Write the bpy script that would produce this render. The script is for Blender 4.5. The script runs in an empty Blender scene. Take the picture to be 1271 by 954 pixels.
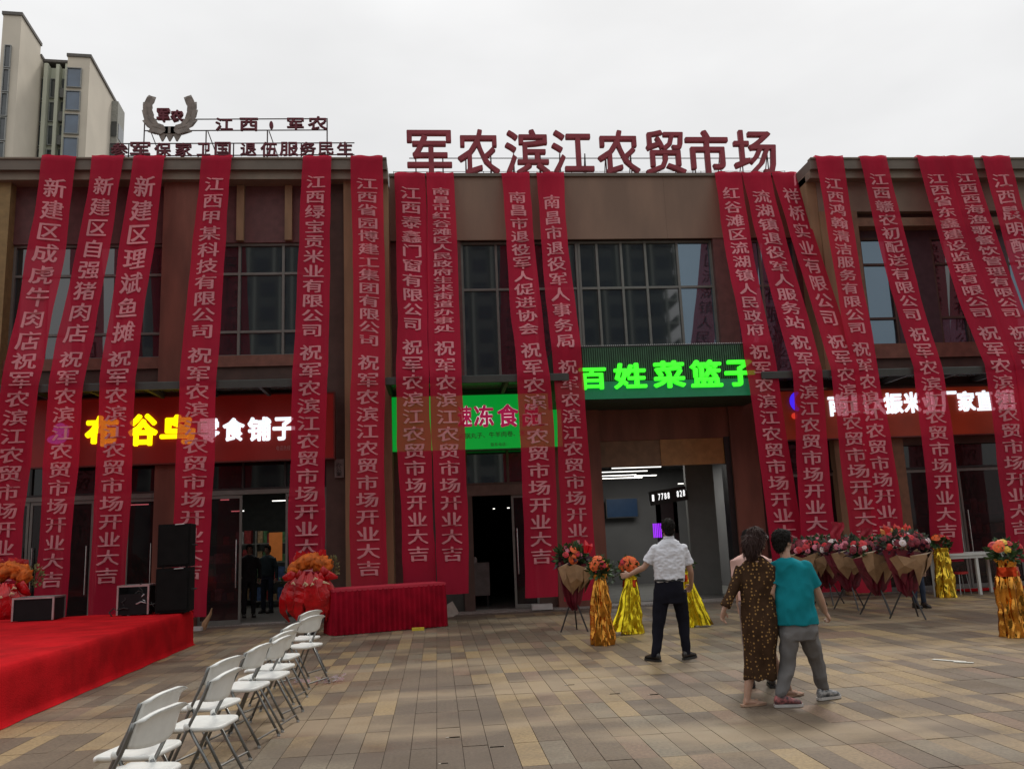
import bpy, math, random
from mathutils import Vector, Matrix, noise
random.seed(7)
S = bpy.context.scene
COL = S.collection
PI = math.pi
# ---------------------------------------------------------------- camera
W0, H0, F0 = 1271.0, 954.0, 1050.0
YAW, PITCH, ROLL, CZ = math.atan(.095), math.atan(188/1050), .0417, 1.6
RM = Matrix.Rotation(-YAW, 3, 'Z') @ Matrix.Rotation(PI/2+PITCH, 3, 'X') @ Matrix.Rotation(-ROLL, 3, 'Z')
cd = bpy.data.cameras.new('camera'); cam = bpy.data.objects.new('camera', cd); COL.objects.link(cam)
cd.sensor_width = 36; cd.lens = F0/W0*36; cd.clip_end = 2000; cd.clip_start = .05
cam.matrix_world = Matrix.Translation((0, 0, CZ)) @ RM.to_4x4()
S.camera = cam
# ---------------------------------------------------------------- sky, sun, exposure
SUN_EL, SUN_AZ = math.radians(52), math.radians(25)      # azimuth from +Y towards +X: behind the market hall
w = bpy.data.worlds.new("World"); S.world = w; w.use_nodes = True
nt = w.node_tree; nt.nodes.clear(); N = nt.nodes.new; L = nt.links.new
out = N('ShaderNodeOutputWorld'); sky = N('ShaderNodeTexSky'); sky.sky_type = 'NISHITA'; sky.sun_disc = False
sky.sun_elevation = SUN_EL; sky.sun_rotation = SUN_AZ
b1 = N('ShaderNodeBackground'); b1.inputs[1].default_value = .1; L(sky.outputs[0], b1.inputs[0])
tc = N('ShaderNodeTexCoord'); sep = N('ShaderNodeSeparateXYZ'); L(tc.outputs['Generated'], sep.inputs[0])
mr = N('ShaderNodeMapRange'); L(sep.outputs[2], mr.inputs[0])
mr.inputs[1].default_value = 0; mr.inputs[2].default_value = 1; mr.inputs[3].default_value = .46; mr.inputs[4].default_value = 1.38
mp = N('ShaderNodeMapping'); mp.inputs['Scale'].default_value = (1, 1, 2.6); L(tc.outputs['Generated'], mp.inputs[0])
nz = N('ShaderNodeTexNoise'); nz.inputs['Scale'].default_value = 1.7; nz.inputs['Detail'].default_value = 5; nz.inputs['Roughness'].default_value = .5
L(mp.outputs[0], nz.inputs['Vector'])
cr = N('ShaderNodeMapRange'); L(nz.outputs[0], cr.inputs[0])
cr.inputs[1].default_value = .3; cr.inputs[2].default_value = .7; cr.inputs[3].default_value = .82; cr.inputs[4].default_value = 1.06
mu = N('ShaderNodeMath'); mu.operation = 'MULTIPLY'; L(mr.outputs[0], mu.inputs[0]); L(cr.outputs[0], mu.inputs[1])
b2 = N('ShaderNodeBackground'); b2.inputs[0].default_value = (1, .995, .985, 1); L(mu.outputs[0], b2.inputs[1])
mx = N('ShaderNodeMixShader'); mx.inputs[0].default_value = .93; L(b1.outputs[0], mx.inputs[1]); L(b2.outputs[0], mx.inputs[2])
L(mx.outputs[0], out.inputs[0])
sd = bpy.data.lights.new('sun', 'SUN'); sd.energy = 1.3; sd.angle = math.radians(11); sd.color = (1, .94, .86)
so = bpy.data.objects.new('sun', sd); COL.objects.link(so)
sv = Vector((math.sin(SUN_AZ)*math.cos(SUN_EL), math.cos(SUN_AZ)*math.cos(SUN_EL), math.sin(SUN_EL)))
so.rotation_euler = (-sv).to_track_quat('-Z', 'Y').to_euler(); so.location = (0, 0, 60)
vs = S.view_settings; vs.view_transform = 'Standard'; vs.look = 'None'; vs.exposure = .07; vs.gamma = 1; vs.use_curve_mapping = False

# ---------------------------------------------------------------- helpers
def at(px, py, Y):
    d = RM @ Vector(((px-W0/2)/F0, -(py-H0/2)/F0, -1)); k = Y/d.y
    return Vector((d.x*k, Y, CZ+d.z*k))
def gnd(px, py, z=0.0):
    d = RM @ Vector(((px-W0/2)/F0, -(py-H0/2)/F0, -1)); k = (z-CZ)/d.z
    return Vector((d.x*k, d.y*k, z))
RMT = RM.transposed()
def proj(v):
    q = RMT @ (Vector(v)-Vector((0, 0, CZ))); return (W0/2-F0*q.x/q.z, H0/2+F0*q.y/q.z)

MATS = {}
def mat(name, col, rough=.6, metal=0, vary=.15, scale=6, bump=0, bscale=40, emit=0, ecol=None, ior=None, trans=0, transp=0, stretch=(1, 1, 1), col2=None, spec=None, coat=0):
    if name in MATS: return MATS[name]
    m = bpy.data.materials.new(name); m.use_nodes = True; t = m.node_tree; p = t.nodes['Principled BSDF']
    p.inputs['Roughness'].default_value = rough; p.inputs['Metallic'].default_value = metal
    if ior: p.inputs['IOR'].default_value = ior
    if spec is not None: p.inputs['Specular IOR Level'].default_value = spec
    if coat: p.inputs['Coat Weight'].default_value = coat
    g = t.nodes.new('ShaderNodeNewGeometry'); mpn = t.nodes.new('ShaderNodeMapping'); mpn.inputs['Scale'].default_value = stretch
    t.links.new(g.outputs['Position'], mpn.inputs[0])
    n = t.nodes.new('ShaderNodeTexNoise'); n.inputs['Scale'].default_value = scale; n.inputs['Detail'].default_value = 6
    t.links.new(mpn.outputs[0], n.inputs['Vector'])
    mixn = t.nodes.new('ShaderNodeMix'); mixn.data_type = 'RGBA'
    c2 = col2 if col2 else tuple(min(1, c*(1+vary)) for c in col)
    c1 = col if col2 else tuple(c*(1-vary) for c in col)
    mixn.inputs['A'].default_value = (*c1, 1); mixn.inputs['B'].default_value = (*c2, 1)
    r = t.nodes.new('ShaderNodeMapRange'); r.inputs[1].default_value = .35; r.inputs[2].default_value = .65
    t.links.new(n.outputs[0], r.inputs[0]); t.links.new(r.outputs[0], mixn.inputs['Factor'])
    t.links.new(mixn.outputs['Result'], p.inputs['Base Color'])
    if bump:
        n2 = t.nodes.new('ShaderNodeTexNoise'); n2.inputs['Scale'].default_value = bscale; n2.inputs['Detail'].default_value = 4
        t.links.new(mpn.outputs[0], n2.inputs['Vector'])
        b = t.nodes.new('ShaderNodeBump'); b.inputs['Strength'].default_value = bump; b.inputs['Distance'].default_value = .02
        t.links.new(n2.outputs[0], b.inputs['Height']); t.links.new(b.outputs[0], p.inputs['Normal'])
    if emit:
        p.inputs['Emission Color'].default_value = (*(ecol or col), 1); p.inputs['Emission Strength'].default_value = emit
    if trans or transp:
        o = t.nodes['Material Output']; last = p.outputs[0]
        if trans:
            tr = t.nodes.new('ShaderNodeBsdfTranslucent'); t.links.new(mixn.outputs['Result'], tr.inputs[0])
            ms = t.nodes.new('ShaderNodeMixShader'); ms.inputs[0].default_value = trans
            t.links.new(last, ms.inputs[1]); t.links.new(tr.outputs[0], ms.inputs[2]); last = ms.outputs[0]
        if transp:
            tp = t.nodes.new('ShaderNodeBsdfTransparent'); tp.inputs[0].default_value = (1, .45, .5, 1)
            ms = t.nodes.new('ShaderNodeMixShader'); ms.inputs[0].default_value = transp
            t.links.new(last, ms.inputs[1]); t.links.new(tp.outputs[0], ms.inputs[2]); last = ms.outputs[0]
        t.links.new(last, o.inputs[0])
    MATS[name] = m; return m

class MB:
    def __init__(s): s.v = []; s.f = []; s.m = []
    def face(s, pts, mi=0):
        b = len(s.v); s.v += [tuple(p) for p in pts]; s.f.append(tuple(range(b, b+len(pts)))); s.m.append(mi)
    def box(s, x0, x1, y0, y1, z0, z1, mi=0, M=None):
        c = [Vector((x, y, z)) for z in (z0, z1) for y in (y0, y1) for x in (x0, x1)]
        if M: c = [M @ q for q in c]
        b = len(s.v); s.v += [tuple(q) for q in c]
        for f in ((0, 2, 3, 1), (4, 5, 7, 6), (0, 1, 5, 4), (2, 6, 7, 3), (0, 4, 6, 2), (1, 3, 7, 5)):
            s.f.append(tuple(b+i for i in f)); s.m.append(mi)
        return s
    def rings(s, rs, mi=0, cap=True, closed=True):
        b = len(s.v); n = len(rs[0])
        for r in rs: s.v += [tuple(q) for q in r]
        for i in range(len(rs)-1):
            for j in range(n if closed else n-1):
                k = (j+1) % n
                s.f.append((b+i*n+j, b+i*n+k, b+(i+1)*n+k, b+(i+1)*n+j)); s.m.append(mi)
        if cap:
            s.f.append(tuple(b+j for j in reversed(range(n)))); s.m.append(mi)
            q = b+(len(rs)-1)*n; s.f.append(tuple(q+j for j in range(n))); s.m.append(mi)
        return s
    def tube(s, pts, r, n=8, mi=0, cap=True, flat=1.0, ref=None):
        pts = [Vector(p) for p in pts]; rr = r if isinstance(r, (list, tuple)) else [r]*len(pts)
        rs = []; u = None
        for i, p in enumerate(pts):
            d = (pts[min(i+1, len(pts)-1)]-pts[max(i-1, 0)]).normalized()
            if u is None:
                a = Vector(ref) if ref else (Vector((0, 0, 1)) if abs(d.z) < .9 else Vector((1, 0, 0)))
                u = (a-d*a.dot(d)).normalized()
            else: u = (u-d*u.dot(d)).normalized()
            v = d.cross(u); q = rr[i]
            a, bb = q if isinstance(q, tuple) else (q, q*flat)
            rs.append([p+u*a*math.cos(2*PI*j/n)+v*bb*math.sin(2*PI*j/n) for j in range(n)])
        return s.rings(rs, mi, cap)
    def ell(s, c, rad, n=10, m=7, M=None, mi=0):
        c = Vector(c); rs = []
        for i in range(m+1):
            a = -PI/2+PI*(i+.02)/(m+.04) if 0 < i < m else (-PI/2+.05 if i == 0 else PI/2-.05)
            ring = []
            for j in range(n):
                q = Vector((rad[0]*math.cos(a)*math.cos(2*PI*j/n), rad[1]*math.cos(a)*math.sin(2*PI*j/n), rad[2]*math.sin(a)))
                ring.append(c+(M @ q if M else q))
            rs.append(ring)
        return s.rings(rs, mi)
    def add(s, o, M=None):
        b = len(s.v); s.v += [tuple(M @ Vector(q)) if M else q for q in o.v]
        s.f += [tuple(b+i for i in f) for f in o.f]; s.m += o.m; return s

def mesh(name, mb, mats, smooth=False, off=None):
    me = bpy.data.meshes.new(name)
    vv = mb.v if off is None else [(a-off[0], b-off[1], c-off[2]) for a, b, c in mb.v]
    me.from_pydata(vv, [], mb.f)
    mats = mats if isinstance(mats, (list, tuple)) else [mats]
    for m in mats: me.materials.append(m)
    if len(mats) > 1: me.polygons.foreach_set('material_index', mb.m)
    if smooth: me.polygons.foreach_set('use_smooth', [True]*len(me.polygons))
    me.update(); return me
def setp(o, label=None, cat=None, group=None, kind=None):
    if label: o['label'] = label
    if cat: o['category'] = cat
    if group: o['group'] = group
    if kind: o['kind'] = kind
    return o
def thing(name, label, cat, loc=(0, 0, 0), rz=0, group=None):
    o = bpy.data.objects.new(name, None); COL.objects.link(o); o.location = loc; o.rotation_euler = (0, 0, rz)
    o.empty_display_size = .2
    return setp(o, label, cat, group)
def root_loc(o):
    v = Vector((0, 0, 0))
    while o is not None: v += o.location; o = o.parent
    return v
def part(name, mb, m, parent=None, smooth=False, world=False, label=None, kind=None):
    """world=True: vertices were written in world coordinates"""
    me = mesh(name, mb, m, smooth, root_loc(parent) if (world and parent) else None)
    o = bpy.data.objects.new(name, me); COL.objects.link(o); o.parent = parent
    return setp(o, label, None, None, kind)
def inst(name, me, parent, loc=(0, 0, 0), rot=(0, 0, 0), sc=(1, 1, 1), mats=None):
    o = bpy.data.objects.new(name, me); COL.objects.link(o); o.parent = parent
    o.location = loc; o.rotation_euler = rot; o.scale = sc; return o
def copy_tree(o, parent=None):
    c = o.copy(); COL.objects.link(c); c.parent = parent
    for ch in list(o.children): copy_tree(ch, c)
    return c

# ---------------------------------------------------------------- lettering
GC = {}
def glyph(ch, off=0.0, ex=0.0):
    k = (ch, off, ex)
    if k not in GC:
        cu = bpy.data.curves.new('g', 'FONT'); cu.body = ch; cu.resolution_u = 2; cu.offset = off; cu.extrude = ex
        o = bpy.data.objects.new('g', cu); COL.objects.link(o)
        dg = bpy.context.evaluated_depsgraph_get()
        me = bpy.data.meshes.new_from_object(o.evaluated_get(dg))
        vs_ = [tuple(v.co) for v in me.vertices]; fs = [tuple(p.vertices) for p in me.polygons]
        bpy.data.objects.remove(o); bpy.data.curves.remove(cu); bpy.data.meshes.remove(me)
        xs = [v[0] for v in vs_]; ys = [v[1] for v in vs_]
        GC[k] = (vs_, fs, (min(xs), max(xs), min(ys), max(ys)))
    return GC[k]
def put_glyph(mb, ch, x0, x1, z0, z1, Y, depth=.05, off=.03, fit=True, shear=0, tilt=0, mi=0):
    """ch drawn as a solid letter filling the rectangle x0..x1, z0..z1, front face at Y, facing -Y"""
    vs_, fs, bb = glyph(ch, 0, .05)
    # heavier strokes: the thin letter repeated round a small circle, each a millimetre deeper than the last
    sh_ = [(0, 0)] if off <= 0 else [(0, 0)]+[(off*math.cos(a*PI/4+.4), off*math.sin(a*PI/4+.4)) for a in range(8)]
    for k, (ox, oy) in enumerate(sh_):
        b = len(mb.v)
        for (x, y, z) in vs_:
            if fit: gx = (x+ox-bb[0]+off)/(bb[1]-bb[0]+2*off); gy = (y+oy-bb[2]+off)/(bb[3]-bb[2]+2*off)
            else: gx = x+ox; gy = y+oy+.12
            X = x0+gx*(x1-x0)+shear*gy; Z = z0+gy*(z1-z0)+tilt*gx
            mb.v.append((X, Y+depth*(.5-z/.1)+k*.0012, Z))
        mb.f += [tuple(b+i for i in f) for f in fs]; mb.m += [mi]*len(fs)
def px_glyph(mb, ch, px0, px1, py0, py1, Y, **k):
    a = at((px0+px1)/2, (py0+py1)/2, Y); s = (at(px1, (py0+py1)/2, Y)-at(px0, (py0+py1)/2, Y)).x
    h = (at((px0+px1)/2, py0, Y)-at((px0+px1)/2, py1, Y)).z
    put_glyph(mb, ch, a.x-s/2, a.x+s/2, a.z-h/2, a.z+h/2, Y, **k)
def X_(px, py, Y): return at(px, py, Y).x
def Z_(px, py, Y): return at(px, py, Y).z
# ---------------------------------------------------------------- ground and paving
DC, DW = 19.2, 18.6            # facade planes: middle section, side wings
g = MB(); g.box(-400, 400, -300, 500, -1.0, -.05)
setp(part('ground', g, mat('earth', (.12, .1, .085), .9)), kind='structure')
STC = [(.275, .195, .098), (.23, .165, .092), (.13, .095, .062), (.18, .118, .078), (.112, .083, .057), (.17, .138, .096)]
def stone(i, c):
    m = bpy.data.materials.new('paver_stone'); m.use_nodes = True; t = m.node_tree; p = t.nodes['Principled BSDF']
    g_ = t.nodes.new('ShaderNodeNewGeometry')
    def nz_(sc, det=5, st=(1, 1, 1)):
        mp_ = t.nodes.new('ShaderNodeMapping'); mp_.inputs['Scale'].default_value = st; t.links.new(g_.outputs['Position'], mp_.inputs[0])
        n = t.nodes.new('ShaderNodeTexNoise'); n.inputs['Scale'].default_value = sc; n.inputs['Detail'].default_value = det
        t.links.new(mp_.outputs[0], n.inputs['Vector']); return n
    def mixc(f, a, b, lo, hi, amt=1):
        r = t.nodes.new('ShaderNodeMapRange'); r.inputs[1].default_value = lo; r.inputs[2].default_value = hi; r.inputs[4].default_value = amt
        t.links.new(f, r.inputs[0]); x = t.nodes.new('ShaderNodeMix'); x.data_type = 'RGBA'; t.links.new(r.outputs[0], x.inputs['Factor'])
        for s_, q in (('A', a), ('B', b)):
            if isinstance(q, tuple): x.inputs[s_].default_value = (*q, 1)
            else: t.links.new(q, x.inputs[s_])
        return x.outputs['Result']
    a = mixc(nz_(38, 8).outputs[0], tuple(q*.78 for q in c), tuple(q*1.2 for q in c), .35, .65)          # grain
    # pale dust swept across the square, and darker wet patches
    b = mixc(nz_(.55, 6, (.55, 1.5, 1)).outputs[0], a, (.29, .22, .14), .50, .62, .75)
    d = mixc(nz_(.8, 6, (.8, 1.2, 1)).outputs[0], b, (.092, .067, .046), .50, .64, .65)
    t.links.new(d, p.inputs['Base Color']); p.inputs['Roughness'].default_value = .62
    r2 = t.nodes.new('ShaderNodeMapRange'); t.links.new(nz_(1.3, 5).outputs[0], r2.inputs[0])
    r2.inputs[1].default_value = .35; r2.inputs[2].default_value = .7; r2.inputs[3].default_value = .8; r2.inputs[4].default_value = .42; t.links.new(r2.outputs[0], p.inputs['Roughness'])
    bp = t.nodes.new('ShaderNodeBump'); bp.inputs['Strength'].default_value = .25; bp.inputs['Distance'].default_value = .01
    t.links.new(nz_(90, 3).outputs[0], bp.inputs['Height']); t.links.new(bp.outputs[0], p.inputs['Normal'])
    return m
STM = [stone(i, c) for i, c in enumerate(STC)]
TW, TL, X00, Y00 = .2, .7, -.44, 7.03-.7*9
pb = MB(); pb.box(-14, 22, -3, DC-.35, -.049, -.012)
paving = setp(part('plaza_paving', pb, mat('joint_sand', (.12, .092, .07), .9)), kind='structure')
rt = random.Random(11)
def tile_mat(ix, iy, x, y):
    if -.44 <= x < .56 and y < 9.3: return 4
    q = noise.noise(Vector((x*.5, y*.22, 3)))
    k = rt.random()*.85+.08+q*.6
    if x > 3.2: k -= .05
    return 0 if k > .80 else 1 if k > .62 else 2 if k > .36 else 3 if k > .24 else 5 if k > .12 else 4
tiles = []
for iy in range(-3, 27):
    for ix in range(-66, 106):
        x, y = X00+ix*TW, Y00+iy*TL
        if y+TL > DC-.42: continue
        tiles.append((x, y, tile_mat(ix, iy, x, y)))
def vis(t):
    u, v_ = proj((t[0]+.1, t[1]+.35, 0)); return -30 < u < W0+30 and v_ < H0+25 and t[1] > 3
seen = sorted([t for t in tiles if vis(t)], key=lambda t: t[1]**2+t[0]**2)
near = set(seen[:300])
tme = []
for i in range(6):
    b = MB(); G_ = .0025
    b.box(G_, TW-G_, G_, TL-G_, -.03, 0); tme.append(mesh('paver', b, STM[i]))
rest = MB()
for t in tiles:
    z = rt.uniform(-.0015, .0015)
    if t in near: inst('paver', tme[t[2]], paving, (t[0], t[1], z), (rt.uniform(-.003, .003), rt.uniform(-.006, .006), 0))
    else: rest.box(t[0]+.0025, t[0]+TW-.0025, t[1]+.0025, t[1]+TL-.0025, -.03, z, t[2])
part('paver_field', rest, STM, paving, kind='stuff')
gr = mat('granite', (.24, .22, .2), .7, vary=.25, scale=30)
kb = MB()
for i in range(30): kb.box(-14+i*1.2+.004, -12.8+i*1.2-.004, DC-.41, DC+.3, -.04, .012)
setp(part('granite_threshold', kb, gr), kind='structure')

# ---------------------------------------------------------------- market hall
M_FAS = mat('brown_cladding', (.20, .122, .083), .6, vary=.13, scale=1.6, stretch=(1, 1, .3))
M_TAN = mat('tan_stone', (.26, .165, .09), .75, vary=.22, scale=3, stretch=(1, 1, .25), bump=.1)
M_RED = mat('red_brown_stone', (.17, .06, .04), .7, vary=.22, scale=3, stretch=(1, 1, .25), bump=.1)
M_DRK = mat('dark_brown_stone', (.075, .045, .035), .7, vary=.15, scale=4)
M_BEI = mat('beige_render', (.21, .17, .13), .8, vary=.08, scale=3)
M_COR = mat('cornice_metal', (.14, .118, .095), .7, vary=.1, scale=3)
M_CR2 = mat('cornice_trim', (.20, .165, .125), .7, vary=.1, scale=3)
M_FRM = mat('window_frame_grey', (.16, .165, .15), .45, vary=.08)
M_GLS = mat('tinted_glass', (.018, .026, .03), .03, vary=.1, scale=1.2, ior=2.1)
M_GLC = mat('blue_tinted_glass', (.035, .055, .07), .04, vary=.1, ior=2.6)
M_GLC.node_tree.nodes['Principled BSDF'].inputs['Specular Tint'].default_value = (.62, .82, 1, 1)
M_RGL = mat('shop_glass', (.012, .014, .014), .04, ior=1.55)
M_BLK = mat('black_metal', (.015, .015, .015), .45)
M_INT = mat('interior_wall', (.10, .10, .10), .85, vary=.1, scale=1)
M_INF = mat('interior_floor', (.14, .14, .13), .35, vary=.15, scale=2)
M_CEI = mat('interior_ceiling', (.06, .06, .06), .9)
M_TUB = mat('tube_light_glow', (.9, .9, .85), .5, emit=1.6, ecol=(1, .97, .9))
hall = thing('market_hall', 'two storey brown market hall with recessed middle section behind the red banners', 'building', (4, DC, 0))
ZT = 10.2                       # parapet top
ZC = Z_(740, 217, DC)           # middle parapet
xl, xr = X_(484, 300, DC), X_(985, 217, DC)          # corners of the middle section
XL0, XR1 = -13.5, 22.0
def wall(mb, name, m, label=None):
    """each box of the mesh becomes a part of its own"""
    for k in range(0, len(mb.v), 8):
        q = MB(); q.v = mb.v[k:k+8]; q.f = [tuple(i-k for i in f) for f in mb.f if k <= f[0] < k+8]; q.m = [0]*len(q.f)
        part(name, q, m, hall, world=True, label=label)
# middle fascia, clad in panels with fine recessed joints
fz0 = Z_(800, 296, DC)
npan = 3
core = MB(); core.box(xl+.02, xr-.02, DC+.06, DC+.6, fz0+.02, ZC-.02); wall(core, 'fascia_backing', M_DRK)
pm = MB(); pwid = (xr-xl)/npan; pm.box(.0015, pwid-.0015, 0, .06, 0, ZC-fz0-.05); pme = mesh('fascia_panel', pm, M_FAS)
for i in range(npan): inst('fascia_panel', pme, hall, Vector((xl+i*pwid, DC, fz0))-hall.location)
cp = MB(); cp.box(xl, xr, DC-.05, DC+.6, ZC-.05, ZC+.02); wall(cp, 'coping', M_COR)
# side walls of the recess, roof slab, back and side of the hall
sd_ = MB(); sd_.box(xl-.25, xl, DW+.01, DC+.3, 0, ZT-.3); sd_.box(xr, xr+.25, DW+.01, DC+.3, 0, ZT-.3); wall(sd_, 'return_wall', M_TAN)
bk = MB(); bk.box(XL0, XR1, 31, 31.3, 0, ZT); bk.box(XL0, XL0+.3, DW+.6, 31, 0, ZT); bk.box(XR1-.3, XR1, DW+.6, 31, 0, ZT); wall(bk, 'rear_wall', M_BEI)
rf = MB(); rf.box(XL0+.3, XR1-.3, DC+.6, 31, ZC-.9, ZC-.6); wall(rf, 'roof', M_COR)
fl = MB(); fl.box(XL0+.3, XR1-.3, DC+.6, 31, 4.5, 4.7); wall(fl, 'floor_slab', M_CEI)
# cornices of the wings
for x0, x1 in ((XL0, xl), (xr, XR1)):
    c = MB(); c.box(x0, x1, DW-.35, DW+.5, ZT-.27, ZT-.03); wall(c, 'cornice', M_COR)
    c = MB(); c.box(x0, x1, DW-.25, DW+.5, ZT-.46, ZT-.272); c.box(x0, x1, DW-.38, DW-.2, ZT-.028, ZT+.01); wall(c, 'cornice_trim', M_CR2)
# windows -----------------------------------------------------------
def window(x0, x1, z0, z1, Y, cols, rows, glass=M_GLS, frame=M_FRM, fw=.055, light=None, name='window'):
    """cols, rows: fractions of the mullions"""
    f = MB(); d = .09
    f.box(x0, x0+fw, Y-d, Y, z0, z1); f.box(x1-fw, x1, Y-d, Y, z0, z1)
    f.box(x0+fw, x1-fw, Y-d, Y, z0, z0+fw); f.box(x0+fw, x1-fw, Y-d, Y, z1-fw, z1)
    xs = [x0+fw]+[x0+(x1-x0)*c for c in cols]+[x1-fw]; zs = [z0+fw]+[z0+(z1-z0)*r for r in rows]+[z1-fw]
    for x in xs[1:-1]: f.box(x-fw/2, x+fw/2, Y-d*.9, Y-.005, z0+fw, z1-fw)
    for z in zs[1:-1]:
        for a, b in zip(xs, xs[1:]): f.box(a+fw/2+.001 if a != xs[0] else a, b-fw/2-.001 if b != xs[-1] else b, Y-d*.85, Y-.006, z-fw/2, z+fw/2)
    o = part(name, f, frame, hall, world=True)
    for i, (a, b) in enumerate(zip(xs, xs[1:])):
        for j, (c, e) in enumerate(zip(zs, zs[1:])):
            p = MB(); tl = random.uniform(-.004, .004)
            p.v += [(a, Y-.03+tl, c), (b, Y-.03-tl, c), (b, Y-.03-tl, e), (a, Y-.03+tl, e)]; p.f.append((0, 1, 2, 3)); p.m.append(0)
            q = p; g2 = light(i, j) if light else glass
            me = mesh('pane', q, g2, off=root_loc(o)); ob = bpy.data.objects.new('pane', me); COL.objects.link(ob); ob.parent = o
    return o
wb = Z_(800, 470, DC)
DG = DC+.25
# wall behind the window band
xp0, xp1 = X_(892, 380, DC), X_(916, 380, DC)
zm = Z_(800, 354, DC)
rr = (zm-wb)/(fz0-wb)
window(X_(574, 380, DC), X_(722, 380, DC), wb, fz0, DG, [.3, .62], [rr])
window(X_(722, 380, DC)+.01, xp0, wb, fz0, DG, [.14, .32, .5, .74], [rr], light=lambda i, j: M_GLC if i == 4 else M_GLS)
window(xp1, xr-.1, wb, fz0, DG, [.45], [rr], light=lambda i, j: M_GLC)
window(xl+.3, X_(566, 380, DC), wb, fz0, DG, [.5], [rr])
pb_ = MB(); pb_.box(xp0, xp1, DC+.02, DG+.1, 0, fz0)
pb_.box(X_(566, 380, DC), X_(574, 380, DC), DC+.05, DG+.1, wb, fz0); pb_.box(xl, xl+.3, DC+.1, DG+.1, 0, fz0); pb_.box(xr-.1, xr, DC+.1, DG+.1, 0, fz0)
wall(pb_, 'pillar', mat('dull_red_pier', (.125, .055, .05), .7))
sp = MB(); sp.box(xl+.3, xp0, DC+.03, DG+.2, 4.25, wb); sp.box(xp1, xr-.1, DC+.03, DG+.2, 3.2, wb); wall(sp, 'spandrel', M_DRK)
# ---- ground floor of the middle section
door0, door1 = X_(588, 680, DC), X_(640, 680, DC)
pier0, pier1 = X_(688, 640, DC), X_(749, 640, DC)
op0, op1 = pier1, X_(906, 640, DC)
zb = Z_(620, 558, DC)
pr = MB(); pr.box(pier0, pier1, DC-.12, DC+.5, 0, Z_(720, 497, DC)); wall(pr, 'pier', M_RED)
pr = MB(); pr.box(op1+.14, X_(947, 640, DC), DC-.1, DC+.5, 0, Z_(920, 497, DC)); wall(pr, 'pier', M_RED)
pr = MB(); pr.box(X_(947, 640, DC), xr+.2, DC+.15, DC+.5, 0, 3.2); wall(pr, 'side_panel', M_DRK)
tb = MB(); tb.box(pier1, op1+.14, DC-.02, DC+.3, Z_(830, 545, DC), Z_(830, 470, DC)); wall(tb, 'lintel', M_RED)
zs0, zs1 = Z_(820, 577, DC), Z_(820, 544, DC)
tb = MB(); tb.box(pier1+.003, X_(820, 560, DC), DC+.03, DC+.2, zs0, zs1-.003); wall(tb, 'transom_board', mat('brown_board', (.20, .11, .06), .6))
tb = MB(); tb.box(X_(820, 560, DC)+.003, op1-.003, DC+.01, DC+.2, zs0-.01, zs1-.003); wall(tb, 'transom_board', mat('orange_board', (.36, .17, .055), .5))
tb = MB(); tb.box(op1, op1+.14, DC-.03, DC+.3, 0, zs1-.003); wall(tb, 'door_jamb', M_BLK)
# centre shopfront: transom glass, lintel, posts, glass leaf
zl0, zl1 = Z_(620, 614, DC), Z_(620, 601, DC)
window(X_(577, 590, DC), pier0-.02, zl1, zb+.05, DC+.15, [.5], [], frame=M_DRK, name='transom_window')
li = MB(); li.box(X_(577, 600, DC), pier0-.02, DC+.02, DC+.25, zl0, zl1); wall(li, 'lintel', mat('brown_lintel', (.11, .07, .055), .6))
def glass_leaf(x0, x1, z0, z1, Y, side, ang=0, label=None):
    f = MB(); w_ = x1-x0
    f.box(0, .05, -.025, .025, 0, z1-z0); f.box(w_-.05, w_, -.025, .025, 0, z1-z0); f.box(.05, w_-.05, -.025, .025, 0, .09); f.box(.05, w_-.05, -.025, .025, z1-z0-.07, z1-z0)
    o = part('door', f, M_FRM, hall, label=label); o.location = Vector((x0, Y, z0))-hall.location; o.rotation_euler = (0, 0, ang)
    p = MB(); p.box(.05, w_-.05, -.006, .006, .09, z1-z0-.07); part('pane', p, mat('clear_glass', (.02, .025, .025), .03, transp=.45, ior=1.5), o)
    h = MB(); hx = w_-.1 if side > 0 else .1
    h.tube([(hx, -.07, .75), (hx, -.07, 1.75)], .014, 8); h.tube([(hx, -.07, .82), (hx, -.02, .82)], .01, 6); h.tube([(hx, -.07, 1.68), (hx, -.02, 1.68)], .01, 6)
    part('handle', h, mat('steel', (.55, .55, .55), .25, 1), o)
    return o
glass_leaf(door1-.05, door1+.5, .02, zl0, DC+.1, -1, .0)
po = MB(); po.box(X_(575, 680, DC), door0, DC+.02, DC+.2, 0, zl0); po.box(door1+.5, pier0, DC+.05, DC+.2, 0, zl0); wall(po, 'door_post', M_DRK)
po = MB(); po.box(xl+.3, X_(575, 680, DC), DC+.12, DC+.2, 0, zb); wall(po, 'shopfront_panel', mat('grey_shop_panel', (.05, .055, .05), .4))
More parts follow.
